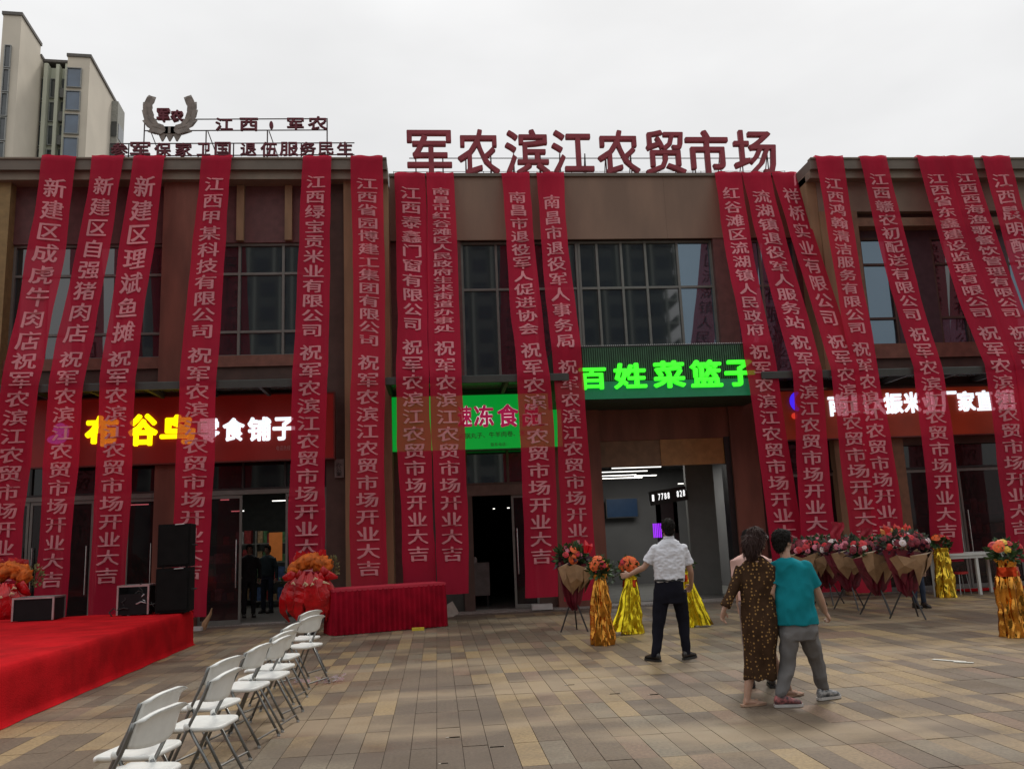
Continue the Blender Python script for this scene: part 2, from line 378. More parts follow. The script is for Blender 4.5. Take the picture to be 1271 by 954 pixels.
# rooms behind
def room(x0, x1, y0, y1, h, m=M_INT):
    r = MB(); r.box(x0, x1, y1, y1+.1, 0, h); r.box(x0-.1, x0, y0, y1, 0, h); r.box(x1, x1+.1, y0, y1, 0, h); wall(r, 'interior_wall', m)
    r = MB(); r.box(x0, x1, y0, y1, h, h+.1); wall(r, 'ceiling', M_CEI)
    r = MB(); r.box(x0, x1, y0, y1, -.02, .015); wall(r, 'floor', M_INF)
def lamp(x, y, z, sx, sy, e):
    ld = bpy.data.lights.new('ceiling_lamp', 'AREA'); ld.shape = 'RECTANGLE'; ld.size = sx; ld.size_y = sy; ld.energy = e; ld.color = (1, .97, .92)
    lo = bpy.data.objects.new('ceiling_lamp', ld); COL.objects.link(lo); lo.location = (x, y, z)
lamp(6.1, 22.6, 3.4, 2.2, 3.0, 110); lamp(-4.5, 22, 3.5, 3.0, 3.0, 26); lamp(9.5, 21.5, 3.4, 2, 2, 8)
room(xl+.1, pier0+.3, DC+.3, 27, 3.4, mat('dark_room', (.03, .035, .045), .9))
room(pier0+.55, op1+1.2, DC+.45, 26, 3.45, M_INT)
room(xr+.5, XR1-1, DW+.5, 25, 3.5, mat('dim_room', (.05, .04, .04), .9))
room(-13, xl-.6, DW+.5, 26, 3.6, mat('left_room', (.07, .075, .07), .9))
pw = MB(); pw.box(X_(856, 660, 20.6), op1+.15, 20.6, 20.75, 0, 3.44); wall(pw, 'partition', mat('grey_partition', (.17, .175, .165), .8, vary=.05))
# ---- left wing
def wp(*pairs): return [(X_(a, 640, DW), X_(b, 640, DW)) for a, b in pairs]
zbd0, zbd1 = Z_(250, 575, DW), Z_(250, 490, DW)
zw0, zw1 = Z_(330, 440, DW), Z_(330, 298, DW)
xa = X_(12, 300, DW); xb0, xb1 = X_(203, 300, DW), X_(252, 300, DW); xc0 = X_(404, 300, DW); xc1 = X_(428, 400, DW)
pl = MB(); pl.box(XL0+.3, xa, DW-.1, DW+.5, 0, ZT-.46); wall(pl, 'pillar', mat('ochre_pillar', (.24, .16, .065), .75))
pl = MB(); pl.box(xb0, xb1, DW-.08, DW+.5, 0, ZT-.46); wall(pl, 'pillar', M_RED)
pl = MB(); pl.box(xc1, xl-.252, DW-.12, DW+.5, 0, ZT-.46); wall(pl, 'pillar', M_TAN)
pl = MB(); pl.box(xc0, xc1, DW+.05, DW+.4, 0, ZT-.46); wall(pl, 'pier', M_DRK)
for x0, x1 in ((xa, xb0), (xb1, xc0)):
    p = MB(); p.box(x0, x1, DW+.15, DW+.5, zw1, ZT-.46); wall(p, 'upper_panel', mat('maroon_panel', (.11, .042, .042), .7))
    p = MB(); p.box(x0, x1, DW+.02, DW+.5, zw0-.25, zw0); wall(p, 'window_ledge', mat('rust_ledge', (.19, .08, .055), .7))
    p = MB(); p.box(x0, x1, DW+.08, DW+.5, zbd1-.3, zw0-.25); wall(p, 'spandrel', M_DRK)
window(xb1, xc0, zw0, zw1, DW+.3, [.28, .64], [.22, .73])
window(xa, xb0, zw0, zw1, DW+.3, [.22, .48, .74], [.22, .73])
fm = MB(); fm.box(0, .16, 0, .1, 0, ZT-.46-zw1-.03); fme = mesh('fin', fm, M_TAN)
for px in (293, 353, 60, 160): inst('fin', fme, hall, Vector((X_(px, 260, DW), DW+.045, zw1+.02))-hall.location)
# left shopfronts
for (x0, x1) in ((xa, xb0), (xb1, xc0)):
    n_ = 5 if x0 == xa else 3; zt_ = Z_(320, 612, DW)
    p = MB(); p.box(x0, x1, DW+.2, DW+.3, zt_, zt_+.1); wall(p, 'transom_bar', M_FRM)
    dx = (x1-x0)/n_
    window(x0, x1, zt_+.1, zbd0+.1, DW+.28, [k/n_ for k in range(1, n_)], [], glass=M_RGL, frame=M_BLK, fw=.04, name='transom_window')
    for k in range(n_):
        if x0 != xa and k == 1: continue
        glass_leaf(x0+k*dx+.01, x0+(k+1)*dx-.01, .02, zt_-.005, DW+.25, 1 if k % 2 == 0 else -1)
# ---- right wing
xe0, xe1 = X_(1062, 400, DW), X_(1078, 400, DW)
zf0 = Z_(1150, 262, DW)
p = MB(); p.box(xr+.252, XR1, DW, DW+.5, zf0, ZT-.46); wall(p, 'frieze', M_BEI)
p = MB(); p.box(xr+.252, xe0, DW-.02, DW+.5, 0, zf0); wall(p, 'pillar', M_TAN)
p = MB(); p.box(xe0, xe1, DW-.06, DW+.4, 4.7, zf0); p.box(xe1, XR1, DW-.06, DW+.4, Z_(1150, 281, DW), Z_(1150, 271, DW)); wall(p, 'opening_frame', mat('brown_frame', (.2, .13, .08), .6))
p = MB(); p.box(xe1, XR1, DW+.2, DW+.5, Z_(1150, 271, DW), zf0); wall(p, 'soffit_panel', M_DRK)
zr0, zr1 = Z_(1150, 425, DW), Z_(1150, 290, DW)
xw = [X_(q, 360, DW) for q in (1080, 1118, 1170, 1206)]
window(xw[0], xw[1], zr0, zr1, DW+.35, [], [.25, .75], glass=M_GLC, frame=M_DRK)
window(xw[2], xw[3], zr0, zr1, DW+.35, [], [.25, .75], glass=M_GLC, frame=M_DRK, light=lambda i, j: M_GLC if j == 0 else M_GLS)
window(xw[3]+1.2, xw[3]+2.4, zr0, zr1, DW+.35, [.5], [.25, .75], glass=M_GLC, frame=M_DRK)
p = MB(); p.box(xw[1], xw[2], DW+.25, DW+.5, zr0, zr1); p.box(xw[3], xw[3]+1.2, DW+.25, DW+.5, zr0, zr1); p.box(xw[3]+2.4, XR1, DW+.25, DW+.5, zr0, zr1); p.box(xe1, XR1, DW+.26, DW+.5, zr1, Z_(1150, 281, DW)); wall(p, 'upper_panel', mat('plum_panel', (.06, .035, .045), .7))
p = MB(); p.box(xe1, XR1, DW+.02, DW+.5, zr0-.35, zr0); wall(p, 'window_ledge', mat('rust_ledge', (.19, .08, .055), .7))
p = MB(); p.box(xe1, XR1, DW+.1, DW+.5, 3.3, zr0-.35); wall(p, 'spandrel', M_DRK)
zg = Z_(1150, 540, DW)
xs_ = [X_(q, 620, DW) for q in (965, 1048, 1114, 1130)]
p = MB(); p.box(xs_[2], xs_[3], DW+.02, DW+.3, 0, zg); wall(p, 'pier', mat('orange_pier', (.2, .1, .05), .6))
for x0, x1, n_ in ((xs_[0]+.3, xs_[2], 3), (xs_[3], xs_[3]+5.4, 4)):
    zt_ = Z_(1150, 585, DW)
    window(x0, x1, zt_+.08, zg+.1, DW+.28, [k/n_ for k in range(1, n_)], [], glass=M_RGL, frame=M_BLK, fw=.04, name='transom_window')
    dx = (x1-x0)/n_
    for k in range(n_): glass_leaf(x0+k*dx+.01, x0+(k+1)*dx-.01, .02, zt_+.07, DW+.25, 1 if k % 2 == 0 else -1)
# canopies
M_CAN = mat('canopy_steel', (.04, .04, .036), .7, vary=.1)
M_CAG = mat('canopy_glass', (.10, .115, .11), .25, vary=.1)
CY = 17.25
def canopy(x0, x1, yb, z):
    f = MB(); f.box(x0, x1, CY, CY+.08, z-.14, z); f.box(x0, x1, yb-.06, yb, z-.14, z)
    n_ = max(2, round((x1-x0)/1.15))
    for k in range(n_+1):
        x = x0+(x1-x0-.07)*k/n_; f.box(x, x+.07, CY+.08, yb-.06, z-.13, z-.03)
    o = part('canopy', f, M_CAN, hall, world=True)
    gm = MB(); gm.box(x0+.02, x1-.02, CY+.02, yb-.02, z+.002, z+.016); part('canopy_glass', gm, M_CAG, o, world=True)
CZL = Z_(300, 472, CY)
canopy(X_(-40, 470, CY), X_(392, 470, CY), DW+.02, CZL)
canopy(X_(478, 465, CY), X_(706, 465, CY), DC+.02, Z_(600, 466, CY))
canopy(X_(945, 460, CY), X_(1310, 450, CY), DW+.02, Z_(1100, 458, CY))
# ceiling lights seen through the fronts
tl = MB()
def tube_light(px, py, ln, Y, rz=0):
    p = at(px, py, Y); b = MB(); b.box(-ln/2, ln/2, -.015, .015, -.012, .012); o = part('tube_light', b, M_TUB, hall); o.location = p-hall.location; o.rotation_euler = (0, 0, rz)
for px, py, ln, Y in ((172, 626, .45, 21), (295, 634, .3, 21.5), (350, 621, .45, 20.8), (279, 620, .2, 21), (405, 631, .25, 21),
                      (552, 606, .5, 20.9), (613, 631, .05, 22), (631, 630, .06, 22), (986, 591, .28, 20.2), (1142, 585, .12, 20.5),
                      (790, 580, 1.25, 20.6), (775, 585, 1.2, 21.2), (762, 590, 1.2, 21.8), (770, 593, 1.2, 22.4), (801, 590, .6, 22.2), (845, 600, .14, 20.9), (945, 414, .2, 20.4)):
    tube_light(px, py, ln, Y, .03)
def shelving(label, loc, rz, w_, seed):
    r = random.Random(seed); t = thing('shelving_unit', label, 'shelf', loc, rz)
    for x in (-w_/2, w_/2-.04):
        b = MB(); b.box(x, x+.04, 0, .4, 0, 2.0); part('upright', b, M_FRM, t)
    for z in (.15, .65, 1.15, 1.65):
        b = MB(); b.box(-w_/2+.041, w_/2-.041, 0, .4, z, z+.03); part('shelf_board', b, M_FRM, t); x = -w_/2+.06
        while x < w_/2-.25:
            q = r.uniform(.1, .24); b = MB(); b.box(x, x+q-.02, .03, .3, z+.031, z+.03+r.uniform(.15, .38)); part('goods', b, GOODS[r.randrange(5)], t); x += q
GOODS = [mat('goods_'+n_, c_, .6, vary=.4, scale=12) for n_, c_ in (('blue', (.05, .1, .22)), ('red', (.3, .03, .03)), ('white', (.4, .4, .38)), ('tan', (.3, .2, .1)), ('green', (.06, .16, .06)))]
shelving('stocked shelf seen through the left shop doorway on its right side', (X_(352, 700, 23.5), 23.5, .016), 0, 1.5, 1)
shelving('stocked shelf far back in the left shop beside the standing figures', (X_(285, 700, 24.5), 24.5, .016), 0, 1.6, 2)
shelving('stocked shelf behind the right shop glass above the white table', (X_(1215, 680, 21), 21, .016), 0, 2.2, 3)
shelving('stocked shelf behind the glass at the right of the orange pier', (X_(1135, 680, 20.8), 20.8, .016), 0, 1.0, 4)
# television, lit strip sign and purple lamp in the open shop
tv = thing('television', 'dark wall television inside the open grey shop', 'television', at(772, 630, 25.7))
b = MB(); b.box(-.5, .5, -.03, .03, -.3, .3); part('casing', b, M_BLK, tv)
b = MB(); b.box(-.47, .47, -.035, -.031, -.27, .27); part('screen', b, mat('tv_screen', (.01, .02, .04), .2, emit=.03, ecol=(.1, .35, .8)), tv)
M_WL = mat('white_letter_glow', (.85, .85, .85), .5, emit=1.1, ecol=(1, 1, 1))
p0 = at(830, 615, 20.5)
ls = thing('strip_sign', 'black hanging strip sign with white lit figures inside the open grey shop', 'sign', p0)
b = MB(); b.box(-.46, .46, 0, .12, -.17, .17, M=Matrix.Rotation(-.12, 4, 'Y')); part('panel', b, M_BLK, ls)
for k, ch in enumerate("1 7788  828"):
    if ch == ' ': continue
    lm = MB(); x = -.42+k*.078; put_glyph(lm, ch, x, x+.052, -.07+x*.12, .09+x*.12, -.006, .02, .02); part('letter', lm, M_WL, ls)
b = MB()
for k in range(5): b.tube([(k*.045, 0, 0), (k*.045, 0, .34)], .015, 6)
pl_ = part('purple_lamp', b, mat('purple_glow', (.4, .05, .8), .5, emit=1.0, ecol=(.35, .03, .9))); pl_.location = at(812, 667, 20.5)
setp(pl_, 'glowing purple tube lamp behind the man in the white shirt', 'lamp')
b = MB(); b.box(0, .1, 0, .1, 0, 2.4); b.box(.42, .52, 0, .1, 0, 2.4); b.box(0, .52, .0, .08, 1.5, 2.4)
cbn = part('display_cabinet', b, mat('cabinet_dark', (.03, .02, .025), .4)); cbn.location = (X_(817, 660, 20.52), 20.52, .01); setp(cbn, 'tall dark cabinet frame under the lit strip sign', 'cabinet')
b = MB(); b.box(-.16, .16, 0, .03, -.35, .35); ps = part('poster', b, mat('orange_poster', (.5, .16, .05), .6, emit=.12, ecol=(1, .3, .06))); ps.location = at(342, 678, 22)
setp(ps, 'orange lit poster inside the left shop doorway', 'poster')
# roof railings
def railing(x0, x1, Y, z, label):
    b = MB(); n_ = int((x1-x0)/1.0)
    for k in range(n_+1):
        x = x0+(x1-x0)*k/n_; b.tube([(x, Y, z), (x, Y, z+.2)], .008, 5)
    b.tube([(x0, Y, z+.19), (x1, Y, z+.19)], .007, 5); b.tube([(x0, Y, z+.1), (x1, Y, z+.1)], .004, 4)
    setp(part('roof_wire', b, M_BLK), label, 'railing')
railing(XL0, xl-.1, DW+.1, ZT, 'thin wire rail along the left wing parapet')
railing(xl+.1, xr-.1, DC+.25, ZC+.01, 'thin wire rail along the middle parapet under the big red characters')
# ---------------------------------------------------------------- shop signs
M_RBD = mat('red_sign_board', (.24, .012, .010), .4, vary=.12, scale=1.5, emit=.025, ecol=(.9, .03, .01))
def board(t, x0, x1, z0, z1, Y, m, fr=None, d=.12):
    b = MB(); b.box(x0, x1, Y, Y+d, z0, z1); part('board', b, m, t, world=True)
    b = MB(); q = .03
    b.box(x0-q, x1+q, Y-.02, Y+d, z1+.001, z1+q); b.box(x0-q, x1+q, Y-.02, Y+d, z0-q, z0-.001); b.box(x0-q, x0-.001, Y-.02, Y+d, z0, z1); b.box(x1+.001, x1+q, Y-.02, Y+d, z0, z1)
    part('frame', b, fr or mat('sign_frame', (.12, .02, .015), .5), t, world=True)
SY = DW-.18
def letters(t, items, Y, m, depth=.05, off=.03):
    for ch, a, b_, c, d in items:
        lm = MB(); px_glyph(lm, ch, a, b_, c, d, Y, depth=depth, off=off); part('letter', lm, m, t, world=True)
M_YL = mat('yellow_letter_glow', (.9, .8, .02), .5, emit=1.25, ecol=(1, .80, .0))
M_GL = mat('green_letter_glow', (.1, .8, .05), .5, emit=1.0, ecol=(.03, .85, .015))
M_WL2 = mat('white_sign_letter_glow', (.85, .85, .9), .5, emit=.95, ecol=(.82, .92, 1))
s1 = thing('shop_sign', 'red snack shop sign with lit yellow and white characters above the left doors', 'sign', at(250, 575, SY))
board(s1, X_(38, 530, SY), X_(414, 530, SY), Z_(250, 573, SY), Z_(250, 492, SY), SY, M_RBD)
letters(s1, [('布', 105, 146, 515, 554), ('谷', 159, 195, 513, 553), ('鸟', 198, 242, 514, 551)], SY-.06, M_YL, off=.045)
letters(s1, [('零', 245, 272, 519, 549), ('食', 276, 303, 518, 547), ('铺', 307, 336, 517, 547), ('子', 338, 366, 517, 546)], SY-.06, M_WL2, off=.035)
lm = MB(); c = at(74, 538, SY-.06)
lm.ell(c+Vector((0, 0, .1)), (.13, .04, .13), 12, 8); lm.ell(c+Vector((-.05, 0, -.12)), (.2, .04, .1), 12, 6); lm.ell(c+Vector((.13, 0, .02)), (.06, .04, .16), 8, 6)
part('bird_logo', lm, mat('purple_logo_glow', (.3, .15, .7), .5, emit=.8, ecol=(.35, .2, .9)), s1, world=True)
tx = MB()
for k in range(4): put_glyph(tx, '电话热线'[k], X_(343, 556, SY)+k*.075, X_(343, 556, SY)+k*.075+.065, Z_(343, 559, SY), Z_(343, 553, SY), SY-.004, depth=.006, off=0)
part('small_print', tx, mat('dim_print', (.4, .2, .2), .6), s1, world=True)
s2 = thing('shop_sign', 'bright green frozen food lightbox sign with crimson characters over the middle door', 'sign', at(580, 560, DC-.3))
GY = DC-.35
M_GB = mat('green_lightbox', (.01, .30, .035), .4, vary=.05, scale=1, emit=.22, ecol=(.0, 1, .10))
board(s2, X_(484, 525, GY), X_(697, 525, GY), Z_(600, 557, GY), Z_(600, 490, GY), GY, M_GB, mat('green_frame', (.02, .15, .03), .5))
its = [('速', 568, 583+3, 503, 530), ('冻', 588, 613, 502, 530), ('食', 617, 644, 501, 530), ('品', 648, 672, 501, 529)]
letters(s2, its, GY-.006, mat('white_outline', (.8, .8, .8), .5, emit=.5, ecol=(1, 1, 1)), depth=.008, off=.07)
letters(s2, its, GY-.02, mat('crimson_print', (.5, .02, .09), .5, emit=.22, ecol=(1, .03, .2)), depth=.008, off=.03)
tx = MB(); s_ = '火锅丸子、牛羊肉卷、速冻水饺'
x0 = X_(569, 545, GY); st = (X_(637, 545, GY)-x0)/9
for k, ch in enumerate(s_):
    if x0+k*st > X_(690, 545, GY): break
    px_x = x0+k*st; z = Z_(600, 543, GY)+(.003*k)
    put_glyph(tx, ch, px_x, px_x+st, z-.02, z+.115, GY-.006, depth=.006, off=.01, fit=False)
s_ = '联系电话：'
x0 = X_(609, 552, GY)
for k, ch in enumerate(s_): put_glyph(tx, ch, x0+k*.085, x0+k*.085+.085, Z_(620, 553, GY)-.01, Z_(620, 553, GY)+.075, GY-.006, depth=.006, off=0, fit=False)
part('small_print', tx, mat('dark_print', (.10, .06, .05), .6), s2, world=True)
# big projecting green sign
BY = 17.45
s3 = thing('projecting_sign', 'deep grey ribbed sign box with glowing green brush characters beside the middle window', 'sign', at(820, 495, BY))
bx0, bx1 = X_(690, 470, BY), X_(953, 450, BY); bz0, bz1 = Z_(830, 493, BY), Z_(830, 428, BY)
b = MB(); b.box(bx0, bx1, BY, DC-.03, bz0+.01, bz1); part('box', b, mat('sign_glow_tint', (.03, .06, .035), .6), s3, world=True)  # grey box, its colour tinted with the letters' green glow
b = MB(); nb = 96
for k in range(nb):
    x = bx0+(bx1-bx0)*(k+.2)/nb; b.box(x, x+(bx1-bx0)/nb*.55, BY-.035, BY-.001, bz0+.38, bz1-.03)
part('rib', b, mat('rib_glow_tint', (.035, .10, .05), .5), s3, world=True, kind='stuff')  # green glow of the letters mixed into the grey rib colour
b = MB(); b.box(bx0, bx1, BY-.03, BY-.001, bz0, bz0+.37); part('lower_band', b, mat('band_glow_tint', (.01, .10, .05), .45, emit=.07, ecol=(0, .8, .3)), s3, world=True)  # green light from the letters, put into the band's colour and emission
b = MB(); b.box(bx0, bx1, BY-.04, BY-.001, bz1-.028, bz1-.001); part('top_trim', b, M_BLK, s3, world=True)
b = MB()
for k in range(110):
    x = bx0+(bx1-bx0)*k/110; b.box(x, x+.016, BY-.03, BY-.01, bz1+.002, bz1+.018)
part('edge_dots', b, mat('pale_dots', (.6, .6, .58), .5), s3, world=True, kind='stuff')
letters(s3, [('百', 719, 753, 456, 483), ('姓', 762, 803, 450, 482), ('菜', 811, 851, 447, 481), ('篮', 857, 897, 446, 480), ('子', 900, 938, 446, 479)], BY-.10, M_GL, depth=.06, off=.033)
s4 = thing('shop_sign', 'red rice factory shop sign with lit white characters above the right doors', 'sign', at(1150, 540, SY))
board(s4, X_(967, 520, SY), X_(1320, 520, SY), Z_(1120, 541, SY), Z_(1120, 482, SY), SY, mat('orange_red_board', (.33, .03, .010), .45, vary=.25, scale=1.2, emit=.04, ecol=(.9, .1, .01)))
letters(s4, [('南', 1029, 1054, 489, 516), ('昌', 1057, 1078, 489, 514), ('大', 1080, 1100, 487, 514), ('振', 1099, 1121, 487, 513), ('米', 1123, 1143, 486, 512), ('业', 1146, 1166, 486, 512),
             ('厂', 1169, 1189, 485, 511), ('家', 1190, 1211, 485, 510), ('直', 1213, 1234, 484, 509), ('销', 1237, 1260, 483, 508)], SY-.06, M_WL2, off=.028)
lm = MB(); c = at(990, 498, SY-.05)
pts = [c+Vector((.17*math.cos(a)+.05, 0, .2*math.sin(a))) for a in [math.radians(q) for q in range(95, 271, 16)]]
lm.tube(pts, [.02+.05*math.sin(PI*(i+.3)/11.6) for i in range(len(pts))], 8, flat=.5); part('moon_logo', lm, mat('blue_logo_glow', (.05, .03, .7), .5, emit=.9, ecol=(.06, .02, .9)), s4, world=True)
lm = MB(); lm.ell(at(986, 516, SY-.05), (.07, .03, .07), 10, 6); part('round_logo', lm, mat('red_logo_glow', (.7, .05, .03), .5, emit=.5, ecol=(1, .06, .03)), s4, world=True)
# small paper notice
b = MB(); b.box(-.1, .1, 0, .02, -.2, .2); nt_ = part('notice_plate', b, mat('grey_plate', (.14, .12, .11), .6)); nt_.location = at(421, 581, DW-.02)
setp(nt_, 'small grey plate on the dark pier left of the tan pillar', 'plate')
tx = MB()
for k in range(3): px_glyph(tx, '办公室'[k], 417, 424, 574+k*5.5, 579+k*5.5, DW-.03, depth=.004, off=0)
part('small_print', tx, M_BLK, nt_, world=True)

# ---------------------------------------------------------------- characters on the roof
M_RL = mat('red_channel_letter', (.27, .032, .047), .65, vary=.12, scale=3)
M_RLD = mat('dark_red_channel_letter', (.13, .012, .025), .6, vary=.12, scale=3)
M_STL = mat('sign_steel', (.07, .05, .05), .6)
RY = DC+.2
rs = thing('roof_sign', 'row of big red market name characters standing on the middle parapet', 'sign', at(735, 215, RY))
big = [('军', 505, 561, 161, 217), ('农', 568, 620, 160, 217), ('滨', 627, 682, 160, 216), ('江', 685, 737, 161, 215), ('农', 742, 794, 161, 216), ('贸', 801, 851, 161, 216), ('市', 852, 905, 161, 216), ('场', 911, 964, 161, 216)]
letters(rs, big, RY, M_RL, depth=.10, off=.016)
b = MB()
for ch, a, c, d, e in big:
    for q in (.2, .8):
        p = at(a+(c-a)*q, 205, RY+.22); b.tube([(p.x, RY+.22, ZC), (p.x, RY+.22, ZC+.75)], .016, 6); b.tube([(p.x, RY+.24, ZC+.7), (p.x, RY+.75, ZC-.3)], .014, 5)
x0, x1 = X_(508, 205, RY+.22), X_(958, 205, RY+.22)
for z in (.22, .62): b.tube([(x0, RY+.2, ZC+z), (x1, RY+.2, ZC+z)], .013, 6)
part('support_frame', b, M_STL, rs, world=True)
LY = DW+.9
r2 = thing('roof_sign', 'two rows of small dark red characters on a steel frame above the left wing', 'sign', at(290, 200, LY))
letters(r2, [('江', 267, 289, 146, 162), ('西', 297, 320, 146, 162), ('·', 334, 339, 150, 160), ('军', 356, 377, 146, 161), ('农', 382, 406, 144, 161)], LY, M_RLD, depth=.05, off=.024)
letters(r2, [('参', 137, 158, 177, 195), ('军', 161, 186, 176, 195), ('保', 191, 212, 177, 194), ('家', 217, 238, 177, 194), ('卫', 244, 261, 177, 193), ('国', 266, 286, 176, 194),
             ('退', 298, 318, 177, 193), ('伍', 323, 344, 176, 194), ('服', 347, 370, 176, 193), ('务', 372, 392, 176, 193), ('民', 395, 414, 176, 192), ('生', 418, 438, 176, 192)], LY, M_RLD, depth=.05, off=.02)
b = MB()
def bar(p, q, r=.018): b.tube([p, q], r, 6)
Yb = LY+.14
for (a, c, y1, y2) in ((180, 406, 148.5, 147.5), (180, 406, 162.5, 161.5), (137, 440, 178.5, 177.5), (137, 440, 194, 192)):
    bar(at(a, y1, Yb), at(c, y2, Yb), .016)
for px, y0, y1 in ((180, 140, 202), (406, 147, 200), (256, 162, 202), (332, 162, 202), (160, 178, 202), (246, 192, 202), (290, 178, 202), (374, 178, 202), (430, 178, 200)):
    p = at(px, y0, Yb); bar(p, Vector((p.x, Yb, ZT-.5)), .016)
for px in (187, 258, 334): p = at(px, 163, Yb); bar(p, p+Vector((.35, .5, -1.1)), .012)
part('support_frame', b, M_STL, r2, world=True)
# wheat-ear emblem
em = thing('wreath_emblem', 'grey wheat ear wreath emblem with two dark red characters above the left wing', 'emblem', at(211, 165, LY))
M_WH = mat('weathered_wreath', (.23, .20, .175), .6, vary=.2, scale=8)
def emb(side):
    b = MB(); Y = LY-.02
    P = [(205, 163), (194, 160), (187, 152), (184, 142), (183.5, 133), (187, 125)]
    P = [(211+(x-211)*side*-1 if side > 0 else x, y) for x, y in P]
    pts = [at(x, y, Y) for x, y in P]; n = 40
    for i in range(n):
        t = i/(n-1)*(len(pts)-1); k = min(int(t), len(pts)-2); p = pts[k].lerp(pts[k+1], t-k); d = (pts[k+1]-pts[k]).normalized()
        nrm = Vector((d.z, 0, -d.x)); sz = .25*(1-.4*i/n)
        for sg in (-1, 1):
            dd = (d*.85+nrm*sg*.62).normalized(); q = p+dd*sz
            sd = Vector((dd.z, 0, -dd.x))*.062
            b.rings([[p+sd*.4+Vector((0, -.03, 0)), p-sd*.4+Vector((0, -.03, 0)), p+Vector((0, .04, 0))],
                     [(p+q)/2+sd+Vector((0, -.05, 0)), (p+q)/2-sd+Vector((0, -.05, 0)), (p+q)/2+Vector((0, .05, 0))],
                     [q+sd*.1, q-sd*.1, q+Vector((0, .01, 0))]])
    b.tube([p_+Vector((0, .03, 0)) for p_ in pts], [.05, .06, .05, .04, .03, .01], 8, flat=.4)
    part('wheat_ear', b, M_WH, em, world=True)
emb(-1); emb(1)
b = MB(); 
for q in (-1, 0, 1):
    p = at(211+q*9, 161, LY); b.box(p.x-.14, p.x+.14, LY-.05, LY+.04, p.z-.12, p.z+.06)
    b.rings([[p+Vector((x, y, -.11)) for x, y in ((-.1, -.04), (.1, -.04), (.1, .04), (-.1, .04))], [p+Vector((x, y, -.3)) for x, y in ((-.015, -.02), (.015, -.02), (.015, .02), (-.015, .02))]])
part('knot', b, M_WH, em, world=True)
letters(em, [('军', 194, 210, 134, 150), ('农', 211, 227, 136, 150)], LY-.06, M_RLD, depth=.1, off=.045)

# ---------------------------------------------------------------- banners
def bmat(name, col, col2, transp):
    m = mat(name, col, .75, vary=.10, scale=2, trans=.42, transp=transp, bump=.14, bscale=6, stretch=(1, 1, .3), spec=.15); return m
M_BAN = bmat('red_banner_cloth', (.58, .020, .060), None, .21)
M_BAL = bmat('banner_print', (.78, .38, .42), None, .10)
CONG = '祝军农滨江农贸市场开业大吉'
TY = {'w': (DW-.42, ZT+.03), 'c': (DC-.09, ZC+.03)}
BAN = [
 # company, plane, top xl xr, fold y xl xr, bottom y xl xr, first char y, last char y, 祝 y, 吉 y, label
 ('新建区成虎牛肉店', 'w', 52, 94, 470, 3, 51, 745, -27, 20, 234, 424, 449, 726, 'leftmost red banner, slanting off the left edge of the square'),
 ('新建区自强猪肉店', 'w', 113, 153, 470, 62, 107, 765, 40, 80, 232, 414, 446, 719, 'red pork shop banner, second from the left, ending behind the black case'),
 ('新建区理斌鱼摊', 'w', 164, 204, 470, 123, 168, 765, 110, 154, 233, 413, 446, 714, 'red fish stall banner, third from the left, ending behind the flight case'),
 ('江西甲某科技有限公司', 'w', 250, 288, 470, 221, 268, 766, 214, 259, 229, 411, 441, 709, 'red banner hanging half behind the tall black loudspeaker'),
 ('江西绿宝贡米业有限公司', 'w', 377, 412, 470, 361, 405, 745, 360, 404, 227, 411, 438, 700, 'red rice company banner ending behind the red flower basket'),
 ('江西省园博建工集团有限公司', 'w', 437, 475, 470, 436, 477, 742, 436, 480, 229, 422, 450, 705, 'red banner hanging straight down the tan pillar behind the cloth covered table'),
 ('江西泰鑫门窗有限公司', 'c', 490, 527, 467, 493, 533, 735, 499, 541, 241, 403, 432, 687, 'red door and window company banner, left one of the touching middle pair'),
 ('南昌市红谷滩区人民政府生米街道办事处', 'c', 528, 562, 466, 534, 575, 737, 541, 582, 238, 408, 432, 687, 'red banner with the most closely packed characters, beside the open middle door'),
 ('南昌市退役军人促进协会', 'c', 621, 656, 465, 642, 683, 741, 652, 695, 246, 409, 435, 690, 'red banner right of the open middle door with its lower hem showing'),
 ('南昌市退役军人事务局', 'c', 666, 699, 430, 684, 720, 745, 702, 744, 251, 423, 455, 699, 'red banner over the left end of the green lettered sign box'),
 ('红谷滩区流湖镇人民政府', 'c', 888, 921, 428, 922, 957, 735, 965, 1010, 241, 410, 437, 680, 'red banner over the right end of the green lettered sign box'),
 ('流湖镇退役军人服务站', 'c', 921, 957, 460, 983, 1020, 735, 996, 1042, 244, 400, 425, 670, 'red banner second to the right of the green lettered sign box'),
 ('祥桥实业有限公司', 'c', 959, 988, 455, 1031, 1067, 735, 1062, 1105, 244, 396, 425, 664, 'strongly slanted red banner starting at the right corner of the middle parapet'),
 ('江西鸿翰清洁服务有限公司', 'w', 1011, 1045, 470, 1061, 1094, 700, 1086, 1126, 228, 407, 433, 676, 'red cleaning company banner crossing the tan pillar of the right wing'),
 ('江西赣农初配送有限公司', 'w', 1066, 1099, 455, 1134, 1171, 697, 1158, 1198, 224, 391, 416, 658, 'red banner of the right wing ending above the white table'),
 ('江西省东鑫建设监理有限公司', 'w', 1137, 1172, 452, 1221, 1261, 697, 1252, 1292, 222, 389, 414, 654, 'red banner second from the right, left one of the slanted pair'),
 ('江西西海渔歌餐饮管理有限公司', 'w', 1173, 1208, 452, 1259, 1297, 697, 1288, 1328, 222, 389, 414, 654, 'red banner with closely packed characters, right one of the slanted pair'),
 ('江西晨明配送有限公司', 'w', 1220, 1254, 452, 1292, 1330, 697, 1320, 1360, 224, 405, 430, 660, 'red banner at the top right corner, cut off by the edge of the photograph'),
]
